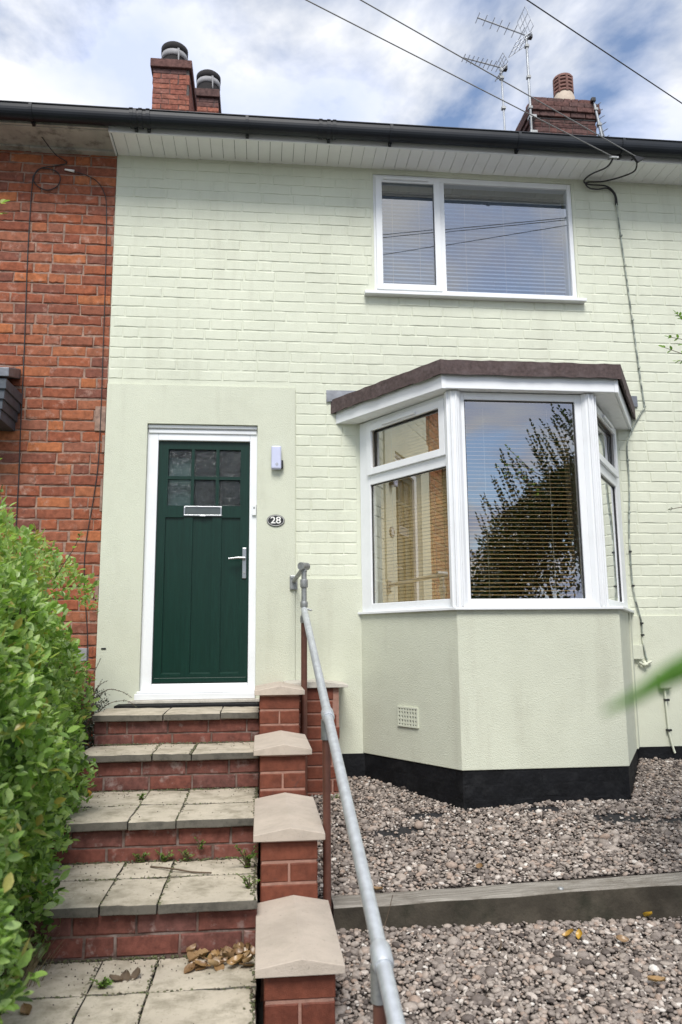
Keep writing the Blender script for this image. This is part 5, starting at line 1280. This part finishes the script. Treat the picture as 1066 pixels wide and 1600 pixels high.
# hedge sprigs poking up at the left edge
sprigs(HEDGE, [[(-0.35,-1.9,-2.85),(-0.16,-1.95,-2.62),(-0.02,-2.0,-2.54)], [(0.10,-1.5,-2.98),(0.18,-1.5,-2.84),(0.21,-1.52,-2.78)], [(-0.02,-2.2,-2.95),(0.05,-2.2,-2.80),(0.07,-2.2,-2.70)], [(-0.20,-1.8,-2.9),(-0.12,-1.8,-2.70),(-0.10,-1.8,-2.55)]], 0.042, 5, MAT['privet'], 'sprig_leaves')
TP = thing('tree_sprig', (-0.95,-1.3,-1.2), 'bright leaf sprig poking in at the upper left edge beside the red wall', 'plant')
sprigs(TP, [[(-0.95,-1.2,-1.20),(-0.60,-1.3,-1.10),(-0.40,-1.3,-1.04),(-0.315,-1.3,-1.00)], [(-0.8,-1.25,-1.15),(-0.45,-1.3,-1.08),(-0.325,-1.3,-1.06)]], 0.075, 4, MAT['privet'])

# dark cotoneaster beside the door step
CO = thing('cotoneaster_shrub', (0.02,-0.3,-4.3), 'dark small-leaved cotoneaster between the hedge and the top step', 'shrub')
rs = random.Random(4); paths = []
for i in range(46):
    b = Vector((rs.uniform(-0.10,0.07), rs.uniform(-0.66,-0.12), rs.uniform(-4.2,-3.80))); e = b+Vector((rs.uniform(-0.1,0.14), rs.uniform(-0.2,0.05), rs.uniform(0.12,0.42))); md = b.lerp(e,0.5)+Vector((-0.02,-0.04,0.05)); e.z = min(e.z, -3.43)
    paths.append([b, md, e])
paths += [[(-0.02,-0.20,-3.75),(0.10,-0.24,-3.575),(0.20,-0.26,-3.57),(0.27,-0.28,-3.605)], [(0.0,-0.25,-3.80),(0.12,-0.28,-3.655),(0.24,-0.30,-3.625),(0.31,-0.32,-3.66)], [(-0.02,-0.2,-3.6),(0.03,-0.2,-3.46),(0.065,-0.2,-3.38)], [(0.0,-0.2,-3.7),(0.06,-0.22,-3.55),(0.115,-0.23,-3.51)], [(0.0,-0.3,-3.75),(0.07,-0.3,-3.60),(0.12,-0.3,-3.57)]]
sprigs(CO, paths, 0.017, 16, MAT['coto'])
nf = 6500
pf = np.stack([rng.normal(0.0,0.065,nf), rng.uniform(-0.70,-0.08,nf), -4.35+0.80*rng.random(nf)**0.8],-1); pf[:,0] = np.minimum(pf[:,0], 0.098); pf[:,2] -= 0.25*np.clip(pf[:,0]-0.02,0,1)+0.25*np.clip(-0.3-pf[:,1],0,1)
fo = scatter_mesh('dense_leaves', LV, LF_, np.array([T(p)[:] for p in pf]), basis(rng.normal(0,1,(nf,3)), rng.normal(0,1,(nf,3))), np.repeat(rng.uniform(0.013,0.022,nf)[:,None],3,1), rng.random(nf), MAT['coto'], CO); fo['kind'] = 'stuff'

# tall privet on the right, mostly outside the frame (it shows in the bay glass)
SH = thing('privet_bush', (3.9,-3.0,-4.5), 'tall leafy bush at the right edge whose twig tips enter the frame', 'shrub')
rs = random.Random(21); paths = []
def bush_top(x): return float(np.interp(x, [2.7,2.98,3.14,3.26,3.43,3.62,4.4,5.2], [-2.85,-2.45,-2.10,-1.85,-1.75,-1.50,-1.05,-0.9]))
for i in range(210):
    x = rs.uniform(2.85,4.7); y = rs.uniform(-3.3,-2.3); zt_ = bush_top(x)+rs.uniform(-0.45,0.14); b = Vector((x+rs.uniform(0.05,0.35), y+rs.uniform(-.1,.1), zt_-rs.uniform(0.45,0.7))); e = Vector((x-rs.uniform(-0.05,0.16), y, zt_))
    paths.append([b, b.lerp(e,0.5)+Vector((0.03,0,0.02)), e])
for i in range(34):
    x = rs.uniform(2.9,4.2); y = rs.uniform(-3.0,-2.4); zt_ = bush_top(x)+rs.uniform(0.1,0.34); paths.append([(x+0.2,y,zt_-0.6),(x+0.06,y,zt_-0.25),(x-0.03,y,zt_)])
sprigs(SH, paths, 0.062, 18, MAT['shrub'])
nb = 26000
xb_ = rng.uniform(2.8,5.0,nb); yb_ = rng.uniform(-3.6,-2.3,nb); zb_ = np.interp(xb_, [2.7,2.98,3.14,3.26,3.43,3.62,4.4,5.2], [-3.0,-2.66,-2.38,-2.14,-2.06,-1.86,-1.4,-1.2])-np.abs(rng.normal(0,0.5,nb)); okk = zb_ > -4.4; xb_, yb_, zb_ = xb_[okk], yb_[okk], zb_[okk]
okk = xb_ > np.interp(zb_, [-4.4,-3.2,-2.5,-1.0], [2.9,2.78,2.85,3.1]); xb_, yb_, zb_ = xb_[okk], yb_[okk], zb_[okk]; nb = len(xb_)
fo = scatter_mesh('dense_leaves', LV, LF_, np.stack([xb_*K,yb_*K,(zb_+ZO)*K],-1), basis(rng.normal(0,1,(nb,3)), rng.normal(0,0.6,(nb,3))+np.array([0,0,1])), np.repeat(rng.uniform(0.035,0.06,nb)[:,None],3,1), rng.random(nb), MAT['shrub'], SH); fo['kind'] = 'stuff'
m = MB()
for i in range(9):
    b = Vector((rs.uniform(3.3,4.6), rs.uniform(-3.3,-2.6), -4.55)); e = Vector((b.x-rs.uniform(0,0.5), b.y+rs.uniform(-.2,.2), bush_top(b.x)-0.4)); m.tube([b, b.lerp(e,0.5)+Vector((0.05,0,0)), e], [0.03,0.018,0.006], 6)
m.build('trunk', MAT['twig'], SH)
# twig tips that enter the frame on the right
sprigs(SH, [[(3.25,-2.1,-2.20),(3.05,-2.05,-2.06),(2.95,-2.02,-2.005),(2.868,-2.0,-1.965)], [(3.2,-2.1,-2.1),(3.02,-2.05,-1.97),(2.90,-2.0,-1.915)], [(3.15,-2.0,-2.0),(3.0,-2.0,-1.86),(2.945,-2.0,-1.80)], [(3.2,-2.0,-2.16),(3.03,-2.0,-2.04),(2.93,-2.0,-2.03)], [(3.25,-2.0,-2.05),(3.05,-2.0,-1.95),(2.96,-2.0,-1.95)]], 0.040, 7, MAT['weed'], 'tip_leaves')
sprigs(SH, [[(3.15,-2.05,-2.74),(2.98,-2.02,-2.70),(2.90,-2.0,-2.705),(2.845,-2.0,-2.715)]], 0.030, 6, MAT['shrub'], 'tip_leaves')
# blurred blade close to the lens
FB = thing('foreground_plant', (1.52,-4.55,-4.6), 'out-of-focus bright green blade close to the lens at the right edge', 'plant')
def blade(path, w):
    P = spline(path, 8); m = MB(); n = len(P)
    for i, p in enumerate(P):
        f = i/(n-1); ww = w*(1-f**1.5)*min(1, 0.35+f*4)+0.0004; m.v += [tuple(p+Vector((0,0,ww))), tuple(p+Vector((0,-0.004,0))), tuple(p-Vector((0,0,ww)))]
    for i in range(n-1):
        for k in range(2): m.f.append((i*3+k, i*3+k+1, i*3+3+k+1, i*3+3+k)); m.sm.append(True)
    return m.build('leaf', MAT['blade'], FB)
nearer = lambda p: tuple(CPOS[i]+(p[i]-CPOS[i])*0.52 for i in range(3))
blade([nearer(p) for p in ((1.43,-4.66,-3.262),(1.36,-4.68,-3.275),(1.318,-4.69,-3.288),(1.290,-4.70,-3.300),(1.262,-4.71,-3.309))], 0.0056)
m = MB().tube(spline([(1.52,-4.56,-4.6),(1.50,-4.6,-3.9),(1.36,-4.85,-3.5),nearer((1.43,-4.66,-3.262))]), 0.003, 6); m.build('stem', MAT['blade'], FB)

# ================================================================== WEEDS AND FALLEN LEAVES
def weed(x, y, z, h, n, label, mat=MAT['weed'], leaf=0.016):
    o = thing('weed', (x,y,z), label, 'weed'); ps = []
    for i in range(n):
        a = random.uniform(0,2*math.pi); r = h*random.uniform(0.3,0.9); e = Vector((x+r*math.cos(a), y-abs(r*math.sin(a))*0.6, z+h*random.uniform(0.4,1.0))); ps.append([(x+random.uniform(-.01,.01),y,z), Vector((x,y,z)).lerp(e,0.5)+Vector((0,0,h*0.15)), e])
    sprigs(o, ps, leaf, 6, mat, 'leaves'); return o
weed(0.545,-1.612,-4.205,0.055,9,'low leafy weed clump nearest the hedge at the foot of the second riser',leaf=0.017)
weed(0.645,-1.612,-4.205,0.050,8,'middle leafy weed clump at the foot of the second riser',leaf=0.017)
weed(0.735,-1.612,-4.205,0.045,6,'rightmost small weed clump at the foot of the second riser',leaf=0.015)
weed(1.000,-1.75,-4.205,0.105,12,'feathery green weed against the stepped wall on the second tread',leaf=0.020)
weed(1.015,-2.02,-4.205,0.06,6,'small weed by the wall at the front of the second tread',leaf=0.018)
weed(0.540,-2.36,-4.392,0.035,7,'tiny green weed in the slab joint of the lower path',leaf=0.020)
weed(0.475,-1.16,-4.032,0.040,6,'tiny green tuft in the slab joint of the middle tread',leaf=0.016)
weed(0.80,-1.612,-4.16,0.05,5,'sprig of clover hanging on the riser above the second tread',leaf=0.015)
weed(1.49,-0.38,-4.26,0.07,10,'yellow-green weeds at the foot of the brick pier behind the handrail',leaf=0.018)
def curled(name, x, y, z, s, mat, rz, parent=None, curl=0.5, label=None):
    m = MB(); n, k = 6, 4; r = random.Random(int(x*1e4+y*1e3))
    for i in range(n+1):
        f = i/n; w = math.sin(math.pi*min(1,f*0.92+0.06))*0.36
        for j in range(k+1):
            g = (j/k-0.5)*2; m.v.append((g*w*s, (f-0.5)*s, s*curl*(0.35*g*g+0.5*(f-0.5)**2)+r.uniform(-.02,.02)*s))
    for i in range(n):
        for j in range(k): a = i*(k+1)+j; m.f.append((a,a+1,a+k+2,a+k+1)); m.sm.append(True)
    me = bpy.data.meshes.new(name); me.from_pydata([(p[0]*K,p[1]*K,p[2]*K) for p in m.v], [], m.f); me.update(); me.polygons.foreach_set('use_smooth', m.sm)
    o = link(name, me, mat, parent, T((x,y,z)), (random.gauss(0,.35), random.gauss(0,.35), rz))
    return o
LPile = thing('leaf_pile', (0.90,-2.2,-4.39), 'heap of dry curled brown leaves in the corner of the lower path by the wall', 'leaves')
for i in range(46):
    x = 1.02-0.23*random.random()**1.2; y = -2.140-0.13*random.random()**1.3; curled('dry_leaf', x, y, TZ[0]+0.004+0.022*random.random(), random.uniform(0.028,0.066), MAT['dryleaf'], random.uniform(0,6.3), LPile, random.uniform(0.1,0.9))
tag(curled('fallen_leaf', 0.34,-2.50,TZ[0]+0.004,0.05,MAT['dryleaf'],0.6), 'single curled brown leaf on the lower path slabs near the bottom left', 'leaf')
for j,(x, y) in enumerate(((0.605,-2.30),(0.575,-2.31),(0.64,-2.285))): tag(curled('fallen_leaf', x,y,TZ[0]+0.004,0.05,MAT['twig'],j*1.3), ('dark shrivelled leaf left of a trio on the lower path','dark shrivelled leaf in the middle of a trio on the lower path','dark shrivelled leaf right of a trio on the lower path')[j], 'leaf')
for (u_, lab, mt, s_) in (((2.27,-2.02),'bright yellow leaf lying on the lower gravel, left of a pair','yellowleaf',0.05), ((2.31,-2.03),'bright yellow leaf lying on the lower gravel, right of a pair','yellowleaf',0.04), ((2.66,-1.90),'yellow leaf on the gravel close to the timber beam at right','yellowleaf',0.05), ((2.45,-2.10),'orange-brown leaf on the lower gravel right of the yellow pair','dryleaf',0.05), ((2.42,-2.42),'mottled brown leaf on the gravel near the bottom edge','dryleaf',0.06), ((1.49,-2.18),'brown leaf on the gravel just right of the handrail','dryleaf',0.05), ((1.56,-1.66),'reddish brown leaf on the gravel behind the timber beam','dryleaf',0.05), ((2.05,-1.55),'small tan leaf on the upper gravel near the beam','dryleaf',0.04)):
    x, y = u_; tag(curled('fallen_leaf', x, y, zg(x,y)+0.020, s_, MAT[mt], random.uniform(0,6)), lab, 'leaf')
tag(curled('fallen_leaf', 0.20,-1.05,TZ[2]+0.004,0.06,MAT['yellowleaf'],0.3), 'yellowed leaf by the hedge on the middle tread', 'leaf')
# loose twigs
def twig(pts, label, r=0.003): return tag(MB().tube(spline(pts,4), r, 5).build('twig', MAT['twig']), label, 'twig')
twig([(0.60,-1.70,TZ[1]+0.006),(0.70,-1.76,TZ[1]+0.010),(0.78,-1.80,TZ[1]+0.006),(0.86,-1.83,TZ[1]+0.008)], 'thin dead root lying across the second tread', 0.0035)
twig([(1.93,-2.12,-4.455),(1.98,-2.05,-4.45),(2.00,-2.00,-4.445)], 'short brown stick on the lower gravel', 0.005)
twig([(1.55,-1.85,-4.45),(1.58,-1.83,-4.38),(1.60,-1.83,-4.31)], 'thin dry stalk standing in front of the timber beam near the handrail', 0.0015)
twig([(2.67,-1.86,-4.44),(2.69,-1.85,-4.36),(2.71,-1.85,-4.30)], 'left dry stalk in front of the timber beam at right', 0.0015)
twig([(2.90,-1.86,-4.42),(2.84,-1.84,-4.36),(2.80,-1.84,-4.33)], 'right dry stalk leaning in front of the timber beam at right', 0.0015)
# crumbs of dirt on the treads
nd = 420; pd = []
for i in range(nd):
    k = random.choice((0,0,0,1,1,2,2,3)); rows_ = tread_rows.get(k, [(-2.9,-2.13)]); ya, yb = rows_[0][0], rows_[-1][1]
    y = yb-abs(random.gauss(0,0.09)) if random.random() < 0.6 else random.uniform(ya,yb); x = random.uniform(0.15,1.02); y = max(ya+0.01, min(yb-0.004, y)); pd.append((x,y,TZ[k]+0.002))
pd = np.array([T(p)[:] for p in pd]); cr = scatter_mesh('dirt_crumbs', IV1, IF1, pd, rotmats(nd,0.8), np.abs(rng.normal(0.0016,0.0008,(nd,3)))+0.0008, rng.random(nd), MAT['soil'])
tag(cr, 'dark crumbs of dirt scattered along the treads', 'dirt', kind='stuff')


# moss and grit gathered in the joints and at the feet of the risers
mo = []
for k in range(4):
    yb = tread_rows[k+1][0][0]+0.037
    for i in range(330): mo.append((random.uniform(0.12,1.035), yb-abs(random.gauss(0,0.010)), TZ[k]+random.uniform(-0.002,0.003)))
    rws = tread_rows.get(k, [(-2.40,-2.125),(-2.86,-2.40)])
    for xj in XJ[1:3]:
        for i in range(70): mo.append((xj+random.gauss(0,0.004), random.uniform(rws[0][0] if k else -2.86, rws[-1][1] if k else -2.13), TZ[k]-0.003))
    for ya, yb2 in rws[:1]:
        for i in range(110): mo.append((random.uniform(0.15,1.03), (yb2 if k else ya)+random.gauss(0,0.004), TZ[k]-0.003))
    for i in range(110): mo.append((1.040-abs(random.gauss(0,0.008)), random.uniform(rws[0][0] if k else -2.9, rws[-1][1] if k else -2.13), TZ[k]+0.001))
MAT['moss'] = mk_leaf('moss', [(0.05,0.045,0.03), (0.07,0.08,0.03), (0.10,0.12,0.04), (0.12,0.10,0.07)], trans=0.0)
nm = len(mo); ms_ = scatter_mesh('moss', IV1, IF1, np.array([T(p)[:] for p in mo]), rotmats(nm,0.6), np.abs(rng.normal(0.0035,0.002,(nm,3)))*np.array([1.3,1.0,0.7])+0.001, rng.random(nm), MAT['moss'])
tag(ms_, 'moss and grit gathered in the slab joints and along the riser feet', 'moss', kind='stuff')
